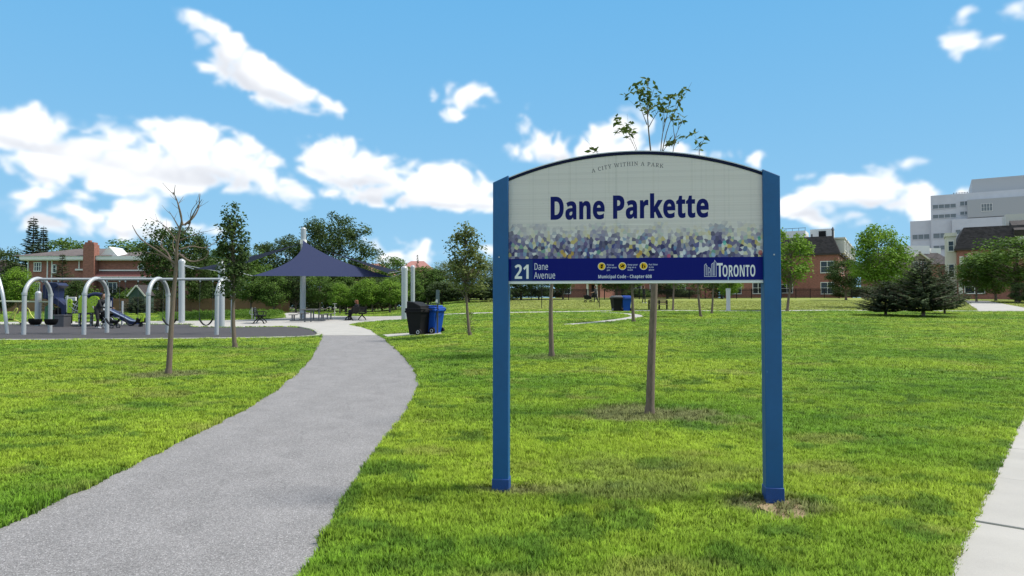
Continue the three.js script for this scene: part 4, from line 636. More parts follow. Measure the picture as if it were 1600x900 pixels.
// ------------------------------------------------------------------ the park sign
{
  const A = onGround(783.5, 769), B = onGround(1208, 784), dir = B.clone().sub(A), span = Math.hypot(dir.x, dir.z), turn = Math.atan2(-dir.z, dir.x);
  const post = .115, W = span - post, y0 = 1.70, side = 2.545, apex = 2.735;
  const sg = thing('park_sign', 'large arched park name sign on two blue posts in the grass', 'sign', A.clone(), turn);   // origin at the foot of one post, x runs along the board
  const arcY = (x) => { const c = span / 2, h = apex - side, R = (W * W / 4 + h * h) / (2 * h); return apex - R + Math.sqrt(Math.max(0, R * R - (x - c) ** 2)); };
  for (const k of [0, 1]) {
    const x = k * span, o = k ? 1 : -1, s = post / 2, inner = arcY(k ? span - s : s) + .012, outer = inner - .052, sh = k ? [[-s, -.25], [s, -.25], [s, outer], [-s, inner]] : [[-s, -.25], [s, -.25], [s, inner], [-s, outer]];
    const g = prism(sh, post - .012, .006); g.translate(x, 0, -(post - .012) / 2);
    const uv = g.attributes.uv; for (let i = 0; i < uv.count; i++) uv.setXY(i, uv.getX(i) * 1 + k * .37, uv.getY(i));
    const p = part('post', g, M.postBlue, sg);
    part('base_sleeve', rb(post + .022, .36, post + .022, .006, x, -.06, 0), M.sleeveBlue, p);
    part('bolt', put(new THREE.CylinderGeometry(.006, .006, .008, 8), x - o * -.012, y0 + .2, post / 2 + .003, Math.PI / 2), M.galvanised, p);
  }
  // printed face
  const cw = 2048, ppm = cw / W, ch = Math.ceil((apex - y0) * ppm), cv = document.createElement('canvas'); cv.width = cw; cv.height = ch; const c = cv.getContext('2d'), r = rng(12);
  const Y = (m) => ch - m * ppm;                                       // metres above the lower edge
  c.fillStyle = '#d0c8c7'; c.fillRect(0, 0, cw, ch);
  for (let y = 0; y < ch; y += 7) { c.fillStyle = `rgba(${r() < .5 ? '255,255,255' : '150,152,155'},${.05 + .10 * r()})`; c.fillRect(0, y, cw, 2 + r() * 3); }
  // mosaic of leaf-like shards, printed denser towards the band
  const band = .187 * ppm, mh = .285 * ppm, mTop = ch - band - mh, cell = 23, cols = ['#34335a', '#46436f', '#57547f', '#6a688c', '#7b7a9a', '#4c4674', '#84829e', '#2a294c', '#8f8ca0', '#85817f', '#55698f', '#6280a8', '#302f60', '#3f4280', '#5a4e80', '#3a3560', '#4a4272'];
  const rare = ['#b8a254', '#b3aa72', '#c6c096', '#6f9488', '#d4d3d4', '#cfced0', '#c6c2a6', '#c9c6ca', '#a8a5a6'];
  { // angular cells, each one flat tone, printed more strongly towards the band
    const CX = 25, CY = 30, gx = Math.ceil(cw / CX) + 3, gy = Math.ceil(mh / CY) + 3, seed = [];
    const hex = (h) => [1, 3, 5].map((i) => parseInt(h.slice(i, i + 2), 16));
    for (let j = 0; j < gy; j++) for (let i = 0; i < gx; i++) {
      const x = (i - 1 + .08 + .84 * r()) * CX, y = (j - 1 + .08 + .84 * r()) * CY, t = y / mh, cl = fbm(x * .007, y * .009 + 5, 3), pale = r() < lerp(.46, .2, t) * (cl < .5 ? 1.5 : .5);
      seed.push([x, y, hex(pale ? rare[Math.floor(r() * rare.length)] : cols[Math.floor(r() * cols.length)]), Math.max(0, Math.min(.95, t * 1.75 - .06 + (cl - .5) * .9)) * (.7 + .3 * r())]);
    }
    const im = c.getImageData(0, Math.round(mTop), cw, Math.ceil(mh)), D = im.data;
    for (let y = 0; y < im.height; y++) for (let x = 0; x < cw; x++) {
      const i0 = Math.floor(x / CX) + 1, j0 = Math.floor(y / CY) + 1; let best = 1e9, s0 = null;
      for (let j = j0 - 1; j <= j0 + 1; j++) for (let i = i0 - 1; i <= i0 + 1; i++) { const q = seed[j * gx + i]; if (!q) continue; const e = (q[0] - x) ** 2 * 1.25 + (q[1] - y) ** 2 * .8; if (e < best) { best = e; s0 = q; } }
      if (!s0) continue; const o = (y * cw + x) * 4; for (let k = 0; k < 3; k++) D[o + k] = lerp(D[o + k], s0[2][k], s0[3]);
    }
    c.putImageData(im, 0, Math.round(mTop));
  }
  c.globalAlpha = .7; for (const [x, y, k] of [[.855, .30, '#57c3b5'], [.985, .33, '#3e9d80'], [.99, .22, '#b0524c'], [.64, .20, '#c2476f'], [.52, .205, '#dba93c'], [.23, .215, '#d9ac45'], [.25, .2, '#dbb04b'], [.365, .235, '#6aa28d'], [.61, .215, '#eceaf0'], [.70, .23, '#ebe9ee'], [.69, .2, '#e6e2ec'], [.81, .205, '#8fb0d8'], [.26, .225, '#d6a93e'], [.22, .24, '#cfa53f'], [.53, .225, '#d3a23a']]) { c.fillStyle = k; c.beginPath(); for (let q = 0; q < 6; q++) c.lineTo(x * cw + Math.cos(q * 1.05 + x * 20) * (12 + 9 * r()), Y(y) + Math.sin(q * 1.05 + x * 20) * (16 + 10 * r())); c.closePath(); c.fill(); }
  c.globalAlpha = 1;
  c.fillStyle = '#07136e'; c.fillRect(0, ch - band, cw, band);
  c.fillStyle = '#1b3570'; c.fillRect(.012 * cw, ch - band + 6, .088 * cw, band - 14);
  c.fillStyle = '#071253'; c.fillRect(.1 * cw, ch - band - 30, 3, band + 24);
  const text = (s, x, base, cap, w, font, fill, weight = 'bold') => {   // cap height and width in canvas pixels
    c.save(); c.font = `${weight} 100px ${font}`; const m = c.measureText(s), h = 73; c.translate(x, base); c.scale(w / m.width, cap / h); c.fillStyle = fill; c.textAlign = 'left'; c.textBaseline = 'alphabetic'; c.fillText(s, 0, 0); if (s[0] === 'D' && s.length > 6) { c.strokeStyle = fill; c.lineWidth = 3.2; c.strokeText(s, 0, 0); } c.restore();
  };
  text('Dane Parkette', .166 * cw, Y(.505), .183 * ppm, .632 * cw, 'sans-serif', '#0b1660');
  c.strokeStyle = '#10206f';
  { // the arched motto
    const s = 'A CITY WITHIN A PARK', a0 = .338, a1 = .622; c.fillStyle = '#3a3c48'; let xs = []; c.font = '58px serif'; const tot = [...s].reduce((q, ch1) => q + c.measureText(ch1).width + 6, 0); let acc = 0;
    for (const q of s) { const w = c.measureText(q).width + 6, t = (acc + w / 2) / tot; acc += w; const x = lerp(a0, a1, t), yy = .872 + .052 * (1 - ((t - .62) / .62) ** 2) - .006 * (t > .62 ? (t - .62) * 3 : 0); c.save(); c.translate(x * cw, Y(yy)); c.rotate(lerp(-.16, .1, t) + (r() - .5) * .06); const k = (a1 - a0) * cw / tot; c.scale(k, k * 1.02); c.textAlign = 'center'; c.fillText(q, 0, 0); c.restore(); }
  }
  text('21', .024 * cw, Y(.026), .118 * ppm, .069 * cw, 'sans-serif', '#e4e4e2');
  text('Dane', .105 * cw, Y(.098), .054 * ppm, .058 * cw, 'sans-serif', '#d9dadd', 'normal');
  text('Avenue', .105 * cw, Y(.026), .054 * ppm, .087 * cw, 'sans-serif', '#d9dadd', 'normal');
  text('Municipal Code - Chapter 608', .362 * cw, Y(.026), .027 * ppm, .212 * cw, 'sans-serif', '#d4d6dc');
  [[.377, ['Pick up', 'after your', 'pet']], [.459, ['Keep your', 'dog on a', 'leash']], [.542, ['Put litter', 'in its', 'place']]].forEach(([x, t], k) => {
    const cx = x * cw, cy = Y(.122), R = .0305 * ppm; c.fillStyle = '#e8e4cf'; c.beginPath(); c.arc(cx, cy, R, 0, 7); c.fill(); c.fillStyle = '#e3b528'; c.beginPath(); c.arc(cx, cy, R * .86, 0, 7); c.fill();
    c.fillStyle = '#1c1608'; c.strokeStyle = '#1c1608'; c.lineWidth = R * .16;
    const el = (a, b, p, q, w = 0) => { c.beginPath(); c.ellipse(cx + a * R, cy + b * R, p * R, q * R, w, 0, 7); c.fill(); };
    if (k === 0) { el(0, -.25, .34, .24, .4); el(.3, -.42, .16, .13); el(-.02, .3, .2, .26); c.beginPath(); c.moveTo(cx - .3 * R, cy); c.lineTo(cx - .1 * R, cy + .55 * R); c.moveTo(cx + .2 * R, cy); c.lineTo(cx + .12 * R, cy + .5 * R); c.stroke(); }
    else if (k === 1) { el(0, .02, .42, .2, -.3); el(.4, -.28, .18, .14); c.beginPath(); c.moveTo(cx - .3 * R, cy + .1 * R); c.lineTo(cx - .45 * R, cy + .55 * R); c.moveTo(cx + .2 * R, cy); c.lineTo(cx + .38 * R, cy + .5 * R); c.moveTo(cx - .36 * R, cy); c.lineTo(cx - .58 * R, cy - .35 * R); c.moveTo(cx + .2 * R, cy - .1 * R); c.lineTo(cx - .2 * R, cy - .6 * R); c.stroke(); }
    else { el(-.28, -.5, .14, .14); el(-.28, -.02, .17, .36); c.fillRect(cx + .12 * R, cy - .1 * R, .34 * R, .55 * R); c.beginPath(); c.moveTo(cx - .28 * R, cy + .2 * R); c.lineTo(cx - .4 * R, cy + .65 * R); c.moveTo(cx - .2 * R, cy + .2 * R); c.lineTo(cx - .1 * R, cy + .65 * R); c.moveTo(cx - .2 * R, cy - .2 * R); c.lineTo(cx + .25 * R, cy - .3 * R); c.stroke(); }
    c.fillStyle = '#c9ccd8'; t.forEach((s, q) => { c.font = `bold ${.0165 * ppm}px sans-serif`; c.textAlign = 'left'; c.fillText(s, cx + R * 1.3, cy + (q - .62) * .0205 * ppm + .008 * ppm); });
  });
  { // the city mark: two curved towers beside the name
    const ox = .776 * cw, b = Y(.036), u = ppm * .001; c.strokeStyle = '#d9dade'; c.lineWidth = 3.4 * u;
    const l = (...q) => { c.beginPath(); c.moveTo(ox + q[0] * u, b - q[1] * u); for (let k = 2; k < q.length; k += 2) c.lineTo(ox + q[k] * u, b - q[k + 1] * u); c.stroke(); };
    l(0, 0, 94, 0); l(2, 0, 2, 88, 14, 100, 14, 8); l(14, 90, 22, 84, 22, 8); c.beginPath(); c.arc(ox + 26 * u, b - 50 * u, 22 * u, -1.3, 1.3); c.stroke(); l(34, 4, 34, 74); l(46, 4, 46, 66); l(56, 4, 56, 96, 66, 104, 66, 6); l(72, 6, 72, 114); l(80, 6, 80, 126, 92, 108, 92, 2);
    text('T', .8235 * cw, Y(.034), .108 * ppm, .024 * cw, 'sans-serif', '#dcdddf'); text('ORONTO', .844 * cw, Y(.034), .092 * ppm, .127 * cw, 'sans-serif', '#dcdddf');
    c.fillStyle = '#8fc0dc'; c.fillRect(.8655 * cw, Y(.036), 6 * u, .036 * ppm);
  }
  // weathering: streaks, scuffs and small spots
  for (let k = 0; k < 260; k++) { c.fillStyle = `rgba(${r() < .5 ? '90,90,84' : '240,240,236'},${.03 + .07 * r()})`; const w = 1 + r() * 3; c.fillRect(r() * cw, r() * ch, w * (1 + r() * 4), w); }
  for (let k = 0; k < 46; k++) { c.fillStyle = `rgba(110,108,98,${.02 + .03 * r()})`; c.fillRect(r() * cw, 0, 2 + r() * 10, ch * (.3 + .7 * r())); }
  c.strokeStyle = 'rgba(236,236,230,.55)'; c.lineWidth = 3; c.beginPath(); c.moveTo(.375 * cw, Y(.445)); c.quadraticCurveTo(.46 * cw, Y(.462), .585 * cw, Y(.447)); c.stroke();
  const tex = new THREE.CanvasTexture(cv); tex.colorSpace = THREE.SRGBColorSpace; tex.anisotropy = 8;
  const x0 = post / 2 + .001, x1 = span - post / 2 - .001, top = []; for (let k = 0; k <= 40; k++) { const x = lerp(x1, x0, k / 40); top.push([x, arcY(x) - .024]); }
  const board = prism([[x0, y0], [x1, y0], ...top], .046); board.translate(0, 0, -.026); part('sign_board', board, std({ color: lin(.55, .56, .57), roughness: .5 }), sg);
  const fs = new THREE.ShapeGeometry(new THREE.Shape([[x0 + .001, y0 + .008], [x1 - .001, y0 + .008], ...top].map((p) => new THREE.Vector2(...p)))); const fu = fs.attributes.uv, fp = fs.attributes.position;
  for (let i = 0; i < fp.count; i++) fu.setXY(i, (fp.getX(i) - x0) / (x1 - x0), (fp.getY(i) - y0) / (ch / ppm)); fs.translate(0, 0, .0225);
  part('printed_face', fs, phys({ map: tex, roughness: .6, specularIntensity: .3 }), sg);
  const rim = []; for (let k = 0; k <= 40; k++) { const x = lerp(x0, x1, k / 40); rim.push([x, arcY(x) - .0235]); } for (let k = 40; k >= 0; k--) { const x = lerp(x0, x1, k / 40); rim.push([x, arcY(x)]); }
  part('top_rim', prism(rim, .06).translate(0, 0, -.033), phys({ color: lin(.006, .009, .035), roughness: .6, specularIntensity: .25 }), sg);
  const cap = []; for (let k = 0; k <= 40; k++) { const x = lerp(x0, x1, k / 40); cap.push([x, arcY(x) + .0005]); } for (let k = 40; k >= 0; k--) { const x = lerp(x0, x1, k / 40); cap.push([x, arcY(x) + .008]); }
  part('rim_cap', prism(cap, .062).translate(0, 0, -.034), std({ color: lin(.5, .52, .55), roughness: .35, metalness: .4 }), sg);
  part('bottom_trim', bx(x1 - x0, .014, .056, span / 2, y0 - .0075, -.003), std({ color: lin(.72, .73, .74), roughness: .4 }), sg);
}
console.log('sign');
// ------------------------------------------------------------------ playground
{ // swings on four hooped frames
  const feet = [37, 131, 231, 338.5].map((x) => onGround(x, 523.3)), zm = feet.reduce((s, p) => s + p.z, 0) / 4, D = 1.6, H = 2.36;
  const o = V((feet[0].x + feet[3].x) / 2, ground(feet[1].x, zm), zm - D / 2), sw = thing('swing_set', 'long grey swing set with four hooped frames on the rubber surface', 'swing set', o);
  feet.forEach((f) => {
    const x = f.x - o.x, g0 = ground(f.x, zm) - o.y - .05, pts = [V(x, g0, D / 2)]; pts.push(V(x, H - D / 2 - .3, D / 2)); for (let k = 0; k <= 12; k++) { const a = Math.PI * k / 12; pts.push(V(x, H - D / 2 + Math.sin(a) * D / 2, Math.cos(a) * D / 2)); } pts.push(V(x, H - D / 2 - .3, -D / 2), V(x, g0, -D / 2));
    part('hoop', new THREE.TubeGeometry(new THREE.CatmullRomCurve3(pts, false, 'centripetal'), 60, .085, 12, false), M.steel, sw); part('collar', [cyl(.1, .1, .1, x, g0 + 1.75, D / 2), cyl(.1, .1, .1, x, g0 + 1.75, -D / 2)], M.galvanised, sw);
  });
  const xl = feet[0].x - o.x, xr = feet[3].x - o.x; part('top_beam', bar(V(xl, H - .02, 0), V(xr, H - .02, 0), .055, 12), M.galvanised, sw);
  const seats = [[55, 0], [80, 0], [176, 1], [205, 1], [265, 2], [322, 2]];
  for (const [px, k] of seats) {
    const x = at(px, 500, -o.z).x - o.x, seat = new THREE.Group(); seat.name = 'swing_seat'; sw.add(seat); const w = .27, ys = .48;
    for (const s of [-1, 1]) { part('chain', bar(V(x + s * w, H - .1, 0), V(x + s * (w + .02), ys + .16, 0), .007, 5), M.greyPlastic, seat); part('hanger', cyl(.03, .03, .1, x + s * w, H - .09, 0, 8), M.galvanised, seat); }
    if (k === 0) part('bucket', new THREE.LatheGeometry([[.02, 0], [.17, .02], [.24, .12], [.27, .26], [.25, .26], [.21, .13], [.14, .05], [.0, .04]].map((q) => new THREE.Vector2(...q)), 16).translate(x, ys - .1, 0), M.blackPlastic, seat);
    else { const belt = []; const n = 10; for (let i = 0; i <= n; i++) { const t = i / n * 2 - 1; belt.push([x + t * (w + .02), ys - .12 + .28 * t * t]); } const out = belt.concat(belt.slice().reverse().map(([a, b]) => [a, b + .03])); part('belt', prism(out, .15).translate(0, 0, -.075), M.blackPlastic, seat); }
  }
}
{ // second swing frame, mostly beyond the picture edge
  const f = onGround(11.5, 521.5), t = thing('disc_swing_frame', 'pale slanting curved leg of a frame cut by the picture edge', 'play equipment', f), k = -f.z / F;
  part('leg', tube([V(0, -.05, 0), V(-4 * k, 30 * k, 0), V(-14 * k, 72 * k, -.1), V(-34 * k, 98 * k, -.4), V(-80 * k, 104 * k, -.8)], .075, 10), M.galvanised, t); part('leg', tube([V(-150 * k, -.05, -1.6), V(-146 * k, 30 * k, -1.5), V(-136 * k, 72 * k, -1.4), V(-120 * k, 98 * k, -1.1), V(-80 * k, 104 * k, -.8)], .075, 10), M.galvanised, t);
}
{ // toddler swing behind: post and beam
  const f = onGround(59, 509), k = -f.z / F, t = thing('toddler_swing', 'lower swing frame with grey post and pale beam behind the first hoop', 'swing set', f), h = 50 * k;
  part('post', [cyl(.15, .15, h + .05, 0, h / 2 - .02, 0, 16), put(new THREE.SphereGeometry(.15, 14, 8, 0, 6.3, 0, 1.6), 0, h, 0)], M.steel, t); part('beam', bar(V(-85 * k, 38.5 * k, .05), V(28 * k, 37 * k, .05), .045, 10), std({ color: lin(.42, .46, .30), roughness: .45 }), t); part('post', cyl(.12, .12, h * .8, -84 * k, h * .4, 0, 14), M.steel, t);
}
{ // yellow framed rocker
  const f = onGround(34, 508), k = -f.z / F, t = thing('rocker', 'yellow tube rocker with two triangular handles behind the first hoop', 'play equipment', f); const y = std({ color: lin(.50, .52, .10), roughness: .4 });
  const tri = (x0, x1, x2) => tube([V(x0 * k, 8 * k, 0), V((x0 + x1) / 2 * k, 18 * k, 0), V((x1 - 1) * k, 26 * k, 0), V((x1 + 1) * k, 26 * k, 0), V((x1 + x2) / 2 * k, 16 * k, .02), V(x2 * k, 8 * k, 0)], .03, 8);
  part('handle', tri(-21, -8, -13), y, t); part('handle', tri(4, 8, 21), y, t); part('spring', [cyl(.1, .1, 4 * k, 0, 2 * k, 0, 12)], M.greyPlastic, t);
  part('rocker_arm', [tube([V(-22 * k, 8 * k, 0), V(-8 * k, 7 * k, 0), V(0, 3.5 * k, 0), V(8 * k, 7 * k, 0), V(22 * k, 9 * k, 0)], .035, 8)], y, t); part('seat', [rb(8 * k, .05, .25, .02, -17 * k, 9.5 * k, 0), rb(8 * k, .05, .25, .02, 17 * k, 10 * k, 0)], M.blackPlastic, t);
}
{ // play tower with slides
  const f = onGround(140, 509.5), d = -f.z, k = d / F, o = f.clone(), t = thing('play_tower', 'play structure with blue slides and lime green panels', 'play structure', o);
  const X = (px) => (px - 140) * k, Y = (py) => (509.5 - py) * k, B = (x0, x1, y0, y1, dep, z = 0) => rb(X(x1) - X(x0), Y(y0) - Y(y1), dep, .02, (X(x0) + X(x1)) / 2, (Y(y0) + Y(y1)) / 2, z);
  part('deck', [B(104, 142, 487.5, 490, 1.2, -.5), B(142, 172, 486, 488.5, 1.2, -.5)], M.greyPlastic, t);
  for (const [px, top] of [[104, 462], [124, 462], [142, 461], [172, 470]]) for (const z of [0, -1.1]) part('tower_post', cyl(.055, .055, Y(top), X(px), Y(top) / 2, z, 10), M.steel, t);
  // hooded blue slide
  part('slide_hood', prism([[X(73), Y(466)], [X(72), Y(447)], [X(76), Y(442)], [X(92), Y(443)], [X(95), Y(446)], [X(89), Y(450)], [X(88), Y(466)]], .75, .04).translate(0, 0, -.5), M.navyPlastic, t);
  part('slide_chute', prism([[X(74), Y(467)], [X(88), Y(465)], [X(103), Y(477)], [X(103.5), Y(500)], [X(100), Y(500)], [X(99), Y(482)], [X(88), Y(474)]], .55, .03).translate(0, 0, -.4), M.navyPlastic, t);
  const hole = (pts, holes2, dep, z) => { const s = new THREE.Shape(pts.map((p) => new THREE.Vector2(X(p[0]), Y(p[1])))); for (const [x, y, r] of holes2) { const h = new THREE.Path(); h.absarc(X(x), Y(y), r * k, 0, 6.2832, true); s.holes.push(h); } return new THREE.ExtrudeGeometry(s, { depth: dep, bevelEnabled: false, curveSegments: 10 }).translate(0, 0, z); };
  part('lime_panel', hole([[107, 489], [107, 469], [108.5, 466.5], [112, 467], [114, 470], [114, 489]], [[110.5, 473, 1.4], [110.5, 479, 1.4]], .05, .08), M.lime, t);
  part('lime_panel', hole([[124, 489], [124, 468], [128, 462], [134, 461], [139, 466], [147, 482], [149, 488]], [[131, 472, 2], [137, 480, 2]], .05, .08), M.lime, t);
  part('lime_bubble', hole(Array.from({ length: 18 }, (_, q) => [151 + 8.5 * Math.cos(q / 18 * 6.283), 470.5 + 8 * Math.sin(q / 18 * 6.283)]), [[147, 468, 1], [151, 466, 1], [155, 468, 1], [147.5, 473, 1], [152, 474.5, 1], [151, 470.4, 1], [155.5, 472, 1]], .06, .22), M.lime, t);
  part('blue_arch', tube([V(X(139), Y(463), .1), V(X(150), Y(460), .1), V(X(164), Y(463), .1), V(X(172), Y(472), .1)], .11, 8), M.navyPlastic, t);
  part('blue_panel', B(161, 172, 465, 486, .08, -.2), M.navyPlastic, t);
  // long slide
  part('long_slide', prism([[X(164), Y(484)], [X(170), Y(483)], [X(198), Y(497)], [X(208), Y(502)], [X(216), Y(503)], [X(216), Y(506)], [X(206), Y(506)], [X(192), Y(499)], [X(166), Y(488)]], .5, .03).translate(0, 0, -.3), M.navyPlastic, t); part('slide_rim', [tube([V(X(170), Y(482.6), .24), V(X(198), Y(496), .24), V(X(208), Y(501), .24), V(X(216), Y(502), .24)], .04, 6)], std({ color: lin(.25, .3, .42), roughness: .4 }), t);
  part('steps', [B(134, 154, 490, 491.5, .4, .3), B(134, 154, 496, 497.5, .4, .5), B(134, 154, 502, 503.5, .4, .7), B(134, 135.5, 489, 509, .06, .5), B(152.5, 154, 489, 509, .06, .5)], M.black, t);
  part('green_panel', hole([[70, 506], [70, 480], [74, 476], [82, 476], [84, 482], [85, 506]], [[77, 486, 3], [77, 497, 2.4]], .06, -.05), M.greenPlastic, t); part('dark_climber', [B(87, 101, 481, 506, .7, -.3), B(85, 90, 484, 492, .2, .2)], M.blackPlastic, t);
  part('crate_seat', [B(105, 120, 492.5, 512, .6, .75), B(104, 121, 491.5, 493.5, .66, .75), B(96, 105, 503.5, 506, .4, .75)], M.greyPlastic, t); part('climbing_net', [tube([V(X(114), Y(490), .1), V(X(118), Y(478), .1), V(X(123), Y(470), .1)], .02, 5), tube([V(X(118), Y(490), .1), V(X(121), Y(480), .1), V(X(124), Y(474), .1)], .02, 5), tube([V(X(113), Y(480), .12), V(X(118), Y(484), .12), V(X(124), Y(486), .12)], .02, 5), tube([V(X(115), Y(474), .12), V(X(119), Y(477), .12), V(X(124), Y(479), .12)], .02, 5)], M.galvanised, t);
  part('roof_panel', [B(90, 107, 464, 470, .1, -.6)], M.white, t);
}
{ // spring rider
  const f = onGround(220, 511), k = -f.z / F, t = thing('spring_rider', 'small black and lime spring rider at the end of the long slide', 'play equipment', f);
  part('spring', [0, 1, 2, 3, 4].map((q) => put(new THREE.TorusGeometry(.1, .018, 6, 14), 0, .05 + q * .055, 0, Math.PI / 2 + .1)), M.black, t); part('body', prism([[-6 * k, 7 * k], [6 * k, 7 * k], [7 * k, 13 * k], [3 * k, 15 * k], [-2 * k, 11 * k], [-6 * k, 14 * k]], .12, .02).translate(0, 0, -.06), M.blackPlastic, t); part('panel', prism([[1 * k, 8 * k], [6 * k, 9 * k], [7 * k, 19 * k], [4 * k, 18 * k]], .05).translate(0, 0, .09), M.lime, t); part('handle', tube([V(-1 * k, 14 * k, 0), V(1 * k, 19 * k, 0), V(6 * k, 20 * k, 0)], .02, 6), M.lime, t);
}
// ------------------------------------------------------------------ shade sail
{
  const m = onGround(473, 497.5), d = -m.z, t = thing('shade_sail', 'navy blue tensioned shade sail on grey steel columns over the picnic tables', 'shade sail', m);
  const L = (px, py, dd) => at(px, py, dd).sub(m), top = L(473, 359, d);
  part('mast', [cyl(.21, .19, top.y + .1, 0, top.y / 2 - .05, 0, 20), put(new THREE.SphereGeometry(.19, 16, 8), 0, top.y, 0)], M.steel, t); part('mast_collar', [cyl(.24, .24, .3, 0, L(473, 378, d).y, 0, 20), cyl(.2, .2, .05, 0, top.y + .05, 0, 20)], M.white, t);
  const col = (px, by, ty, r, lean = 0) => { const f = onGround(px, by), tp = at(px + lean, ty, -f.z), q = f.clone().sub(m), w = tp.clone().sub(m); const g = bar(q.clone().add(V(0, -.1, 0)), w, r, 18); const c = part('column', [g, put(new THREE.SphereGeometry(r, 14, 10), w.x, w.y, w.z)], M.steel, t); part('cap_plate', put(new THREE.CylinderGeometry(r * 1.12, r * 1.12, .1, 18), w.x, w.y - .02, w.z, 1.25), M.white, c); return w; };
  const a = col(284, 504.5, 409, .17), b = col(346, 511.5, 413, .16), c = col(632, 499.5, 420, .19), e = col(645, 489, 417.5, .17);
  const sail = (P, Q, R, sagPQ, sagQR, sagRP, lab) => {                // triangle with edges that curve inward and a taut dip
    const n = 22, pos = [], idx = []; const mid = P.clone().add(Q).add(R).multiplyScalar(1 / 3);
    for (let i = 0; i <= n; i++) for (let j = 0; j <= n - i; j++) { const u = i / n, v = j / n, w = 1 - u - v, p = P.clone().multiplyScalar(w).addScaledVector(Q, u).addScaledVector(R, v); p.lerp(mid, 0); const pull = (s, x, y, A1, B1) => { const q = 4 * x * y * s * (1 - Math.min(1, (1 - x - y)) * .9); p.addScaledVector(mid.clone().sub(A1.clone().add(B1).multiplyScalar(.5)), q); }; pull(sagPQ, w, u, P, Q); pull(sagQR, u, v, Q, R); pull(sagRP, v, w, R, P); pos.push(p.x, p.y, p.z); }
    const id = (i, j) => { let s = 0; for (let q = 0; q < i; q++) s += n - q + 1; return s + j; };
    for (let i = 0; i < n; i++) for (let j = 0; j < n - i; j++) { idx.push(id(i, j), id(i + 1, j), id(i, j + 1)); if (j < n - i - 1) idx.push(id(i + 1, j), id(i + 1, j + 1), id(i, j + 1)); }
    const g = new THREE.BufferGeometry(); g.setAttribute('position', new THREE.Float32BufferAttribute(pos, 3)); g.setIndex(idx); g.computeVertexNormals(); const s = part('sail', g, M.navySail, t, lab);
    return s;
  };
  const pk = L(473, 375, d - .2), q1 = L(394, 431, d - 8), r1 = L(613, 433, d - 2);
  sail(pk, q1, r1, .34, .02, .3, 'front triangle of the navy sail');
  const a2 = L(303, 420.5, -(a.z + m.z)), a3 = L(352, 426, d + 7); sail(L(472, 380, d + .2), a2, a3, .16, .1, .25, 'side strip of the navy sail');
  const c2 = L(627, 424, -(c.z + m.z)), c3 = L(606, 427, d + 7); sail(L(474, 381, d + .2), c2, c3, .5, .1, .45, 'back strip of the navy sail');
  for (const [u, v] of [[q1, b], [r1, c], [a2, a], [c2, c], [c3, e], [a3, a]]) part('cable', bar(u, v.clone().add(V(0, -.18, 0)), .022, 6), M.galvanised, t);
  part('mast_cable', [bar(L(473, 372, d), pk, .02, 6)], M.galvanised, t);
}
// ------------------------------------------------------------------ benches, tables, bins
function bench(label, p, turn, len = 1.7, wood = M.black) {            // faces local +x, length along z
  const t = thing('park_bench', label, 'bench', p, turn, 'park benches');
  for (const s of [-1, 1]) { const z = s * (len / 2 - .08); part('end_frame', [tube([V(-.28, 0, z), V(-.2, .14, z), V(-.02, .3, z), V(.0, .42, z)], .035, 6), tube([V(.3, 0, z), V(.24, .14, z), V(.08, .28, z), V(.0, .42, z)], .035, 6), bx(.5, .05, .06, .02, .42, z), tube([V(-.2, .42, z), V(-.24, .62, z), V(-.3, .86, z)], .03, 6), tube([V(-.24, .66, z), V(0, .68, z), V(.24, .66, z), V(.27, .58, z), V(.22, .44, z)], .025, 6), bx(.14, .03, .1, -.29, .015, z), bx(.14, .03, .1, .31, .015, z)], M.black, t); }
  for (let k = 0; k < 5; k++) part('seat_slat', bx(.075, .035, len, -.16 + k * .095, .465, 0), wood, t); for (let k = 0; k < 4; k++) part('back_slat', bx(.03, .08, len, -.2 - k * .03, .55 + k * .1, 0, 0, 0, .3), wood, t);
  return t;
}
const seatWood = std({ color: lin(.30, .22, .13), roughness: .8 });
bench('black iron bench at the edge of the plaza with its back to the swings', onGround(406, 505.3), .25);
const bench2 = onGround(556, 500.6); bench('black iron bench with a person sitting on it', bench2, Math.PI - .35);
{ const p = onGround(1030, 484.5); const t = thing('park_bench', 'pale wooden bench with black legs beside the far path', 'bench', p, 0, 'park benches'); const k = -p.z / F; for (const x of [-16, 0, 12]) part('leg', bx(.1, .75, .12, x * k, .37, 0), M.black, t); for (let q = 0; q < 3; q++) part('back_slat', bx(28 * k, .1, .04, -2 * k, .55 + q * .13, -.1), seatWood, t); for (let q = 0; q < 3; q++) part('seat_slat', bx(28 * k, .04, .11, -2 * k, .42, .05 + q * .12), seatWood, t); }
function picnic(label, p, turn) {
  const t = thing('picnic_table', label, 'picnic table', p, turn, 'steel picnic tables'), mt = std({ color: lin(.11, .12, .13), roughness: .6 }), tm = std({ color: lin(.09, .085, .08), roughness: .7 });
  part('table_top', rb(1.05, .05, .75, .02, 0, .75, 0), tm, t); for (const x of [-.18, .18]) part('leg', bx(.07, .72, .07, x, .37, 0), mt, t); part('base_tube', [bx(2.0, .06, .07, 0, .1, .3), bx(2.0, .06, .07, 0, .1, -.3), bx(.07, .06, .54, 0, .1, 0)], mt, t);
  for (const sx of [-1, 1]) for (const sz of [-1, 1]) { const s = part('seat', rb(.38, .045, .36, .02, sx * .86, .45, sz * .3), tm, t); part('seat_post', bx(.07, .36, .07, sx * .86, .25, sz * .3), mt, s); }
}
picnic('steel picnic table nearer the playground under the sail', onGround(481, 503.4), .12); picnic('steel picnic table beside the sail mast nearer the seated person', onGround(494, 501.2), -.1);
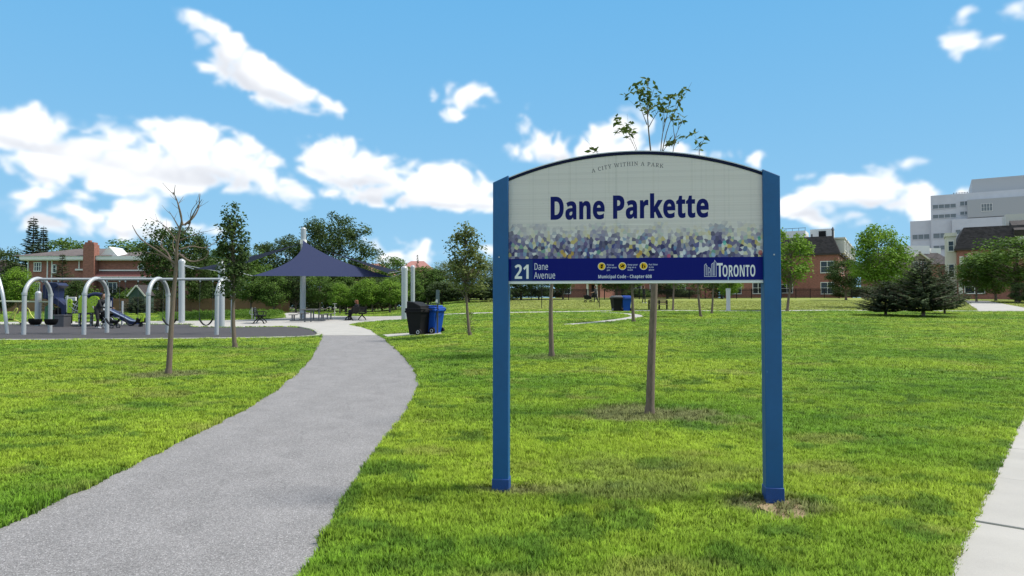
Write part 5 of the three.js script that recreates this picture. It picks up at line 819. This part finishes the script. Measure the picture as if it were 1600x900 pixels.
function bin(label, p, turn, body, lidMat, hood) {                     // wheeled bin, front along +z
  const t = thing('wheeled_bin', label, 'bin', p, turn, 'wheeled park bins'), H = .93, b0 = .25, t0 = .33;
  const pos = [[-b0, .03, b0], [b0, .03, b0], [b0, .03, -b0], [-b0, .03, -b0], [-t0, H, t0 + .04], [t0, H, t0 + .04], [t0, H, -t0 - .04], [-t0, H, -t0 - .04]], q = [[0, 1, 5, 4], [1, 2, 6, 5], [2, 3, 7, 6], [3, 0, 4, 7], [3, 2, 1, 0], [4, 5, 6, 7]], vv = []; for (const f of q) for (const i of [0, 1, 2, 0, 2, 3]) vv.push(...pos[f[i]]); const g = new THREE.BufferGeometry(); g.setAttribute('position', new THREE.Float32BufferAttribute(vv, 3)); g.computeVertexNormals();
  const bd = part('body', g, body, t); part('rim', [rb(.74, .09, .82, .03, 0, H - .02, 0)], body, bd); part('front_rib', [bx(.3, .5, .02, 0, .5, .305, -.09)], body, bd);
  const lid = hood ? [rb(.72, .1, .8, .04, 0, H + .07, 0), prism([[-.3, 0], [.32, 0], [.3, .06], [-.05, .2], [-.3, .22]], .6, .03).applyMatrix4(new THREE.Matrix4().makeRotationY(Math.PI / 2)).translate(-.3, H + .12, 0)] : [rb(.72, .08, .8, .035, 0, H + .07, 0), rb(.6, .1, .62, .05, 0, H + .13, -.03)];
  const ld = part('lid', lid, lidMat, t); part('handle', tube([V(-.26, H - .02, -.42), V(-.24, H + .03, -.5), V(.24, H + .03, -.5), V(.26, H - .02, -.42)], .02, 6), body, ld);
  for (const s of [-1, 1]) { const w = part('wheel', put(new THREE.CylinderGeometry(.125, .125, .07, 18), s * .31, .125, -.24, 0, 0, Math.PI / 2), M.black, t); part('hub', put(new THREE.TorusGeometry(.06, .018, 6, 14), s * .35, .125, -.24, 0, Math.PI / 2), M.galvanised, w); }
  return t;
}
{
  const greyLid = std({ color: lin(.10, .10, .105), roughness: .45 });
  bin('black wheeled bin with hooded lid beside the asphalt path', onGround(654, 523.6), -2.1, M.blackPlastic, M.blackPlastic, true); bin('blue wheeled recycling bin behind the near black bin', onGround(675, 521.2), -2.1, M.bluePlastic, M.bluePlastic, false);
  const g1 = bin('black wheeled bin with grey lid on the far path', onGround(963, 486.6), Math.PI + .2, M.blackPlastic, greyLid, false), g2 = bin('blue wheeled recycling bin on the far path', onGround(977, 486.4), Math.PI + .2, M.bluePlastic, M.bluePlastic, false);
  const p = onGround(683.5, 521.5), k = -p.z / F, t = thing('bin_post', 'thin dark metal post with small plates beside the blue bin', 'post', p); part('pole', bx(.06, 69 * k, .05, 0, 34.5 * k, 0), M.greyPlastic, t); part('plate', [bx(5.5 * k, 22 * k, .02, .4 * k, 57 * k, .04)], std({ color: lin(.10, .14, .16), roughness: .4 }), t); part('sticker', bx(3 * k, 5 * k, .01, -1 * k, 51 * k, .058), M.white, t);
}
{ // white pillar, outdoor exercise posts, thin stakes
  const p = onGround(1138, 486), k = -p.z / F, t = thing('white_pillar', 'pale grey square pillar flared at its foot beside the far path', 'pillar', p); const q = [[-2.6, 0], [2.6, 0], [2.3, 4], [2.0, 18], [2.4, 30], [2.8, 33.5], [-2.8, 33.5], [-2.4, 30], [-2.0, 18], [-2.3, 4]].map(([x, y]) => [x * k, y * k]); part('shaft', prism(q, 4 * k, .02).translate(0, 0, -2 * k), std({ color: lin(.50, .51, .53), roughness: .7 }), t); part('cap', bx(6 * k, .06, 5 * k, 0, 33.5 * k + .055, 0), std({ color: lin(.50, .51, .53), roughness: .7 }), t);
  const e1 = onGround(396, 499.6), k1 = -e1.z / F, g1 = thing('exercise_rail', 'pale double post exercise rail behind the side bench', 'exercise equipment', e1), pale = std({ color: lin(.52, .52, .46), roughness: .5 });
  for (const x of [-2.2, 2.2]) part('upright', bar(V(x * k1, -.03, 0), V(x * k1, 19 * k1, 0), .035, 8), pale, g1); part('rail', [bar(V(-4.5 * k1, 8 * k1, 0), V(4.5 * k1, 8 * k1, 0), .025, 8), bar(V(-5 * k1, 15 * k1, 0), V(4 * k1, 15 * k1, 0), .02, 8), tube([V(-5 * k1, 15 * k1, 0), V(-6 * k1, 11 * k1, 0), V(-4.5 * k1, 8 * k1, 0)], .02, 6)], pale, g1);
  const e2 = onGround(523, 495), k2 = -e2.z / F, g2 = thing('exercise_post', 'pale single exercise post with discs behind the picnic tables', 'exercise equipment', e2); part('upright', bar(V(0, -.03, 0), V(0, 21 * k2, 0), .03, 8), pale, g2); part('disc', [cyl(.14, .14, .05, 0, 14 * k2, 0, 16), cyl(.1, .1, .04, 0, 6.5 * k2, 0, 16), bx(6 * k2, .05, .05, 0, 20.5 * k2, 0)], pale, g2);
  for (const [x, y, h, l] of [[846.5, 482.5, 44, 'thin dark stake on the lawn below the street name'], [936.5, 481, 26, 'thin dark stake beside the walker with the stroller'], [513, 486, 26, 'thin dark stake behind the picnic tables']]) { const p1 = onGround(x, y), kk = -p1.z / F; solo('stake', bar(p1.clone().add(V(0, -.1, 0)), p1.clone().add(V(0, h * kk, 0)), .03, 7), M.black, l, 'stake', 'thin stakes on the lawn'); }
}
// ------------------------------------------------------------------ people
function figure(bones, colors, cen, half, res) {                       // bones: [a, ra, b, rb, colour]
  const mc = new MarchingCubes(res, M.black, false, false, 60000); mc.isolation = 0; const N = mc.size, hs = N / 2, kk = .035;
  const dist = (p, b) => { const ab = b[2].clone().sub(b[0]), t = Math.max(0, Math.min(1, p.clone().sub(b[0]).dot(ab) / Math.max(1e-6, ab.lengthSq()))); return p.distanceTo(b[0].clone().addScaledVector(ab, t)) - lerp(b[1], b[3], t); };
  const p = V(0, 0, 0);
  for (let k = 0; k < N; k++) for (let j = 0; j < N; j++) for (let i = 0; i < N; i++) { p.set(cen.x + (i - hs) / hs * half, cen.y + (j - hs) / hs * half, cen.z + (k - hs) / hs * half); let s = 1; for (const b of bones) { const q = dist(p, b), h = Math.max(0, kk - Math.abs(s - q)) / kk; s = Math.min(s, q) - h * h * kk * .25; } mc.field[i + j * N + k * N * N] = -s; }
  mc.update(); const n = mc.count, pos = mc.positionArray.slice(0, n * 3), nor = mc.normalArray.slice(0, n * 3), col = new Float32Array(n * 3);
  for (let i = 0; i < n; i++) { p.set(cen.x + pos[i * 3] * half, cen.y + pos[i * 3 + 1] * half, cen.z + pos[i * 3 + 2] * half); pos[i * 3] = p.x; pos[i * 3 + 1] = p.y; pos[i * 3 + 2] = p.z; let bst = 9, c = 0; for (const b of bones) { const q = dist(p, b); if (q < bst) { bst = q; c = b[4]; } } col.set(colors[c], i * 3); }
  const g = new THREE.BufferGeometry(); g.setAttribute('position', new THREE.BufferAttribute(pos, 3)); g.setAttribute('normal', new THREE.BufferAttribute(nor, 3)); g.setAttribute('color', new THREE.BufferAttribute(col, 3)); g.computeVertexNormals(); return g;
}
const cloth = std({ vertexColors: true, roughness: .9 });
const dk = [.012, .012, .016], skin = [.36, .21, .15], hair = [.16, .06, .03], shoe = [.5, .5, .5], grey = [.07, .07, .08], hairD = [.02, .014, .01];
function person(label, p, turn, bones, colors, cen, half = 1, res = 72) { const m = solo('person', figure(bones, colors, cen, half, res), cloth, label, 'person'); m.position.copy(p); m.rotation.y = turn; return m; }
const hand = (x, y, z, dx, dy, c) => [0, 1, 2, 3].map((k) => [V(x, y, z + (k - 1.5) * .018), .011, V(x + dx * .09, y + dy * .09, z + (k - 1.5) * .02), .008, c]).concat([[V(x, y, z + .02), .012, V(x + dx * .04, y + dy * .03, z + .06), .009, c]]);
{ // seated figure, facing local +x
  const b = []; for (const s of [-1, 1]) { b.push([V(-.06, .56, s * .09), .1, V(.38, .58, s * .1), .075, 0], [V(.38, .58, s * .1), .072, V(.42, .12, s * .11), .048, 0], [V(.40, .06, s * .11), .045, V(.56, .035, s * .12), .035, 0], [V(-.14, .98, s * .2), .062, V(-.02, .74, s * .26), .05, 0], [V(-.02, .74, s * .26), .048, V(.2, .72, s * .12), .036, 0], ...hand(.22, .72, s * .1, 1, .1, 1)); }
  b.push([V(-.06, .58, 0), .16, V(-.12, .8, 0), .145, 0], [V(-.12, .8, 0), .15, V(-.13, .98, 0), .13, 0], [V(-.12, 1.0, 0), .06, V(-.1, 1.12, 0), .055, 1], [V(-.07, 1.19, 0), .085, V(-.05, 1.24, 0), .085, 1], [V(.03, 1.2, 0), .018, V(.045, 1.19, 0), .014, 1], [V(-.11, 1.24, 0), .1, V(-.14, 1.1, 0), .085, 2], [V(-.08, 1.28, 0), .09, V(-.12, 1.24, 0), .09, 2]);
  person('person in dark clothes with reddish hair sitting on the black bench', bench2.clone().add(V(-.03, 0, .05)), Math.PI - .35, b, [dk, skin, hair], V(.1, .66, 0), .72);
}
function stander(o = {}) {                                             // upright figure facing +x, stride and lean as given
  const b = [], st = o.stride || 0, ln = o.lean || 0, hp = .92, sh = 1.42, sx = Math.sin(ln) * .5, hx = Math.sin(ln) * .68, drop = (1 - Math.cos(ln)) * .5;
  for (const s of [-1, 1]) { const f = s * st; b.push([V(0, hp, s * .09), .1, V(f * .5 + .03, .5, s * .1), .07, 0], [V(f * .5 + .03, .5, s * .1), .066, V(f - (s > 0 ? 0 : .02), .1, s * .1), .045, 0], [V(f - .03, .05, s * .1), .045, V(f + .15, .035, s * .12), .036, 3], [V(sx, sh - drop, s * .2), .06, V(sx + (o.reach ? .16 : -s * st * .4), 1.13 - drop, s * .25), .046, 2], [V(sx + (o.reach ? .16 : -s * st * .4), 1.13 - drop, s * .25), .044, V(sx + (o.reach ? .42 : .1 - s * st * .5), (o.reach ? 1.06 : .9) - drop, s * .22), .034, o.bare ? 1 : 2], ...hand(sx + (o.reach ? .44 : .1 - s * st * .5), (o.reach ? 1.05 : .87) - drop, s * .22, o.reach ? 1 : .2, o.reach ? 0 : -1, 1)); }
  b.push([V(0, hp + .02, 0), .145, V(sx * .5, 1.18 - drop * .4, 0), .13, 2], [V(sx * .5, 1.18 - drop * .4, 0), .13, V(sx, sh - .04 - drop, 0), .145, 2], [V(sx, sh + .02 - drop, 0), .06, V(hx, sh + .14 - drop * 1.2, 0), .055, 1], [V(hx + .02, sh + .2 - drop * 1.2, 0), .085, V(hx + .03, sh + .26 - drop * 1.2, 0), .085, 1], [V(hx + .12, sh + .2 - drop * 1.2, 0), .018, V(hx + .13, sh + .19 - drop * 1.2, 0), .013, 1], [V(hx - .01, sh + .28 - drop * 1.2, 0), .095, V(hx - .03, sh + .22 - drop * 1.2, 0), .09, 4]);
  return b;
}
{
  const p = onGround(152, 513.5); person('person in black leaning over a stroller by the play structure', p, -.1, stander({ lean: .45, reach: true, stride: .12 }), [dk, skin, dk, shoe, hairD], V(.1, .86, 0), 1.0);
  const s = onGround(170, 513), t = thing('stroller', 'black baby stroller with pale wheels by the play structure', 'stroller', s, -.1);
  part('hood', put(new THREE.SphereGeometry(.3, 18, 12, 0, 6.3, 0, 1.7), -.12, .62, 0, 0, 0, .5), M.blackPlastic, t); part('seat', prism([[-.36, .62], [-.2, .3], [.3, .26], [.42, .36], [.1, .42], [-.1, .8]], .4, .03).translate(0, 0, -.2), M.blackPlastic, t);
  for (const z of [-.24, .24]) { part('frame', [tube([V(-.5, .98, z), V(-.2, .62, z), V(.3, .14, z)], .016, 6), tube([V(-.36, .14, z), V(-.05, .45, z), V(.3, .52, z), V(.4, .42, z)], .016, 6)], M.galvanised, t); for (const x of [-.36, .32]) part('wheel', put(new THREE.TorusGeometry(.1, .03, 8, 18), x, .12, z), x < 0 ? M.white : M.greyPlastic, t); } part('handle', bar(V(-.5, .98, -.25), V(-.5, .98, .25), .02, 8), M.black, t);
  const w1 = onGround(931.5, 473); person('walker with grey top and black trousers pushing a pram on the far lawn', w1, Math.PI, stander({ stride: .2, reach: true, lean: .1, bare: true }), [dk, skin, grey, dk, hairD], V(.1, .86, 0), 1.0);
  const w = w1.clone().add(V(-.85, 0, 0)); w.y = ground(w.x, w.z); const t2 = thing('stroller', 'dark pram in front of the walker on the far lawn', 'stroller', w, Math.PI); part('body', prism([[-.3, .45], [.35, .42], [.45, .75], [.1, .8], [-.25, .62]], .4, .04).translate(0, 0, -.2), M.blackPlastic, t2); part('frame', [tube([V(-.55, 1.0, 0), V(-.2, .5, 0), V(.3, .15, 0)], .02, 6), tube([V(-.3, .15, 0), V(.3, .5, 0)], .02, 6, 1)], M.greyPlastic, t2); for (const x of [-.3, .3]) for (const z of [-.2, .2]) part('wheel', put(new THREE.TorusGeometry(.11, .03, 8, 16), x, .14, z), M.black, t2);
  const w3 = onGround(1006, 474); person('walker dressed all in black on the lawn near the far bench', w3, .3, stander({ stride: .1 }), [dk, skin, dk, shoe, hairD], V(.05, .86, 0), 1.0);
}
console.log('play');
// ------------------------------------------------------------------ grass
{
  const boxes = holes.map((q) => { let a = 1e9, b = -1e9, c = 1e9, e = -1e9; for (const [x, z] of q) { a = Math.min(a, x); b = Math.max(b, x); c = Math.min(c, z); e = Math.max(e, z); } return [a, b, c, e]; });
  const bare = (x, z) => { for (let h = 0; h < holes.length; h++) { const o = boxes[h]; if (x < o[0] || x > o[1] || z < o[2] || z > o[3]) continue; const q = holes[h]; let c = false; for (let i = 0, j = q.length - 1; i < q.length; j = i++) if ((q[i][1] > z) !== (q[j][1] > z) && x < (q[j][0] - q[i][0]) * (z - q[i][1]) / (q[j][1] - q[i][1]) + q[i][0]) c = !c; if (c) return true; } return false; };
  const tuftGeo = (seed, n, len, spread, lay) => {                     // a tuft of bent blades
    const r = rng(seed), p = [], nn = [], ix = [];
    for (let k = 0; k < n; k++) {
      const a = r() * 6.283, R = spread * Math.sqrt(r()), x = Math.cos(a) * R, z = Math.sin(a) * R, b = r() * 6.283, L0 = len * (.55 + .6 * r()), out = L0 * (lay + .5 * r()), w = .0026 + .0022 * r(), sx = -Math.sin(b) * w, sz = Math.cos(b) * w, dx = Math.cos(b), dz = Math.sin(b), h = Math.sqrt(Math.max(.01, L0 * L0 - out * out * .6)) * (1 - lay * .6), i0 = p.length / 3;
      p.push(x - sx, -.004, z - sz, x + sx, -.004, z + sz, x + dx * out * .3 + sx * .9, h * .62, z + dz * out * .3 + sz * .9, x + dx * out * .3 - sx * .9, h * .62, z + dz * out * .3 - sz * .9, x + dx * out, h, z + dz * out);
      for (let q = 0; q < 5; q++) nn.push(-dx * .35, .9, -dz * .35); ix.push(i0, i0 + 1, i0 + 2, i0, i0 + 2, i0 + 3, i0 + 3, i0 + 2, i0 + 4);
    }
    const g = new THREE.BufferGeometry(); g.setAttribute('position', new THREE.Float32BufferAttribute(p, 3)); g.setAttribute('normal', new THREE.Float32BufferAttribute(nn, 3)); g.setIndex(ix); return g;
  };
  const mat = new THREE.MeshPhysicalMaterial({ color: 0xffffff, roughness: .85, specularIntensity: .2, transmission: .35, thickness: 0, side: THREE.DoubleSide });
  const spots = [[onGround(1015, 652), 1.05, .42, .85], [onGround(784, 772), .55, .3, .7], [onGround(1212, 792), .6, .32, .9], [onGround(940, 775), 1.1, .26, .45], [onGround(862, 560), .9, .5, .45], [onGround(263, 587), .8, .5, .8], [onGround(367, 545), .6, .4, .5], [onGround(1050, 745), 1.2, .3, .35]];
  const soil = onGround(1212, 800);
  const colorAt = (x, z, r) => {
    const n = fbm(x * .55 + 3, z * .8, 4), m = fbm(x * 2.3, z * 3.1 + 8, 3), y = fbm(x * .28 + 20, z * .4 + 2, 3), s = fbm(x * 6, z * 9, 2);
    let c = mixc([.155, .30, .024], [.31, .43, .038], sst(.3, .7, y * .6 + n * .4));
    c = mixc(c, [.075, .175, .02], sst(.56, .72, m) * .7);           // darker clover and coarse tufts
    c = mixc(c, [.30, .33, .075], sst(.62, .78, fbm(x * 1.1 + 50, z * 1.6, 4)) * .6);
    let dry = 0; for (const q of spots) { const dx = (x - q[0].x), dz = (z - q[0].z) / q[2] * .55, t = Math.hypot(dx, dz) / q[1] + (n - .5) * 1.1 + (m - .5) * .8; dry = Math.max(dry, q[3] * sst(1, .45, t)); }
    c = mixc(c, [.21, .215, .095], dry); const d = -z; c = mixc(c, [.34, .35, .10], sst(47, 53, d) * sst(-.1, 0, x / d) * .65);
    const k = (.68 + .62 * r()) * (.72 + .5 * s); return [[c[0] * k, c[1] * k, c[2] * k], dry];
  };
  const bands = [[2.0, 4.6, 2200, .95, .72], [4.6, 7.5, 1700, 1, .74], [7.5, 12, 900, 1.2, .76], [12, 20, 420, 1.6, .78], [20, 32, 150, 2.2, .8], [32, 52, 60, 2.7, .8], [52, 80, 16, 3.2, .8]];
  const kinds = [tuftGeo(1, 9, .055, .028, .25), tuftGeo(2, 9, .05, .03, .4), tuftGeo(3, 8, .042, .03, .85)], lists = [[], [], []];
  const r = rng(2024);
  for (const [d0, d1, den, sc, hs] of bands) {
    const area = .9 * (d1 * d1 - d0 * d0), n = Math.round(area * den);
    for (let k = 0; k < n; k++) {
      const d = Math.sqrt(d0 * d0 + r() * (d1 * d1 - d0 * d0)), x = (r() * 2 - 1) * .9 * d, z = -d; if (bare(x, z)) continue;
      const near = d < 8, ds = Math.hypot(x - soil.x, (z - soil.z) * 1.2); if (ds < .36 + .2 * (vn(x * 9, z * 9) - .5) && r() < .8) continue;
      const [c, dry] = colorAt(x, z, r), kind = dry > .35 && r() < dry ? 2 : r() < .5 ? 0 : 1, gh = fbm(x * 1.7 + 9, z * 2.2, 3);
      lists[kind].push([x, ground(x, z), z, r() * 6.28, sc * (.8 + .4 * r()), hs * (.62 + .75 * gh) * (.75 + .5 * r()), c]);
    }
  }
  ['mown_grass', 'mown_grass', 'dry_grass'].forEach((nm, q) => {
    const l = lists[q], im = new THREE.InstancedMesh(kinds[q], mat, l.length), m = new THREE.Matrix4(), c = new THREE.Color(), e = new THREE.Euler(), qt = new THREE.Quaternion();
    l.forEach((s, i) => { m.compose(V(s[0], s[1], s[2]), qt.setFromEuler(e.set((r() - .5) * .3, s[3], (r() - .5) * .3)), V(s[4], s[5], s[4])); im.setMatrixAt(i, m); im.setColorAt(i, c.setRGB(...s[6])); });
    im.name = numbered(nm); im.castShadow = im.receiveShadow = true; scene.add(im); tag(im, q === 2 ? 'dull dry grass clippings round trunks and posts' : q ? 'soft leaning blades of the mown lawn' : 'upright green blades of the mown lawn', 'grass', null, 'stuff');
    console.log(nm, l.length);
  });
  // grass lapping over path edges and growing in the joints comes from the same tufts
}
console.log('grass');
renderer.render(scene, camera);
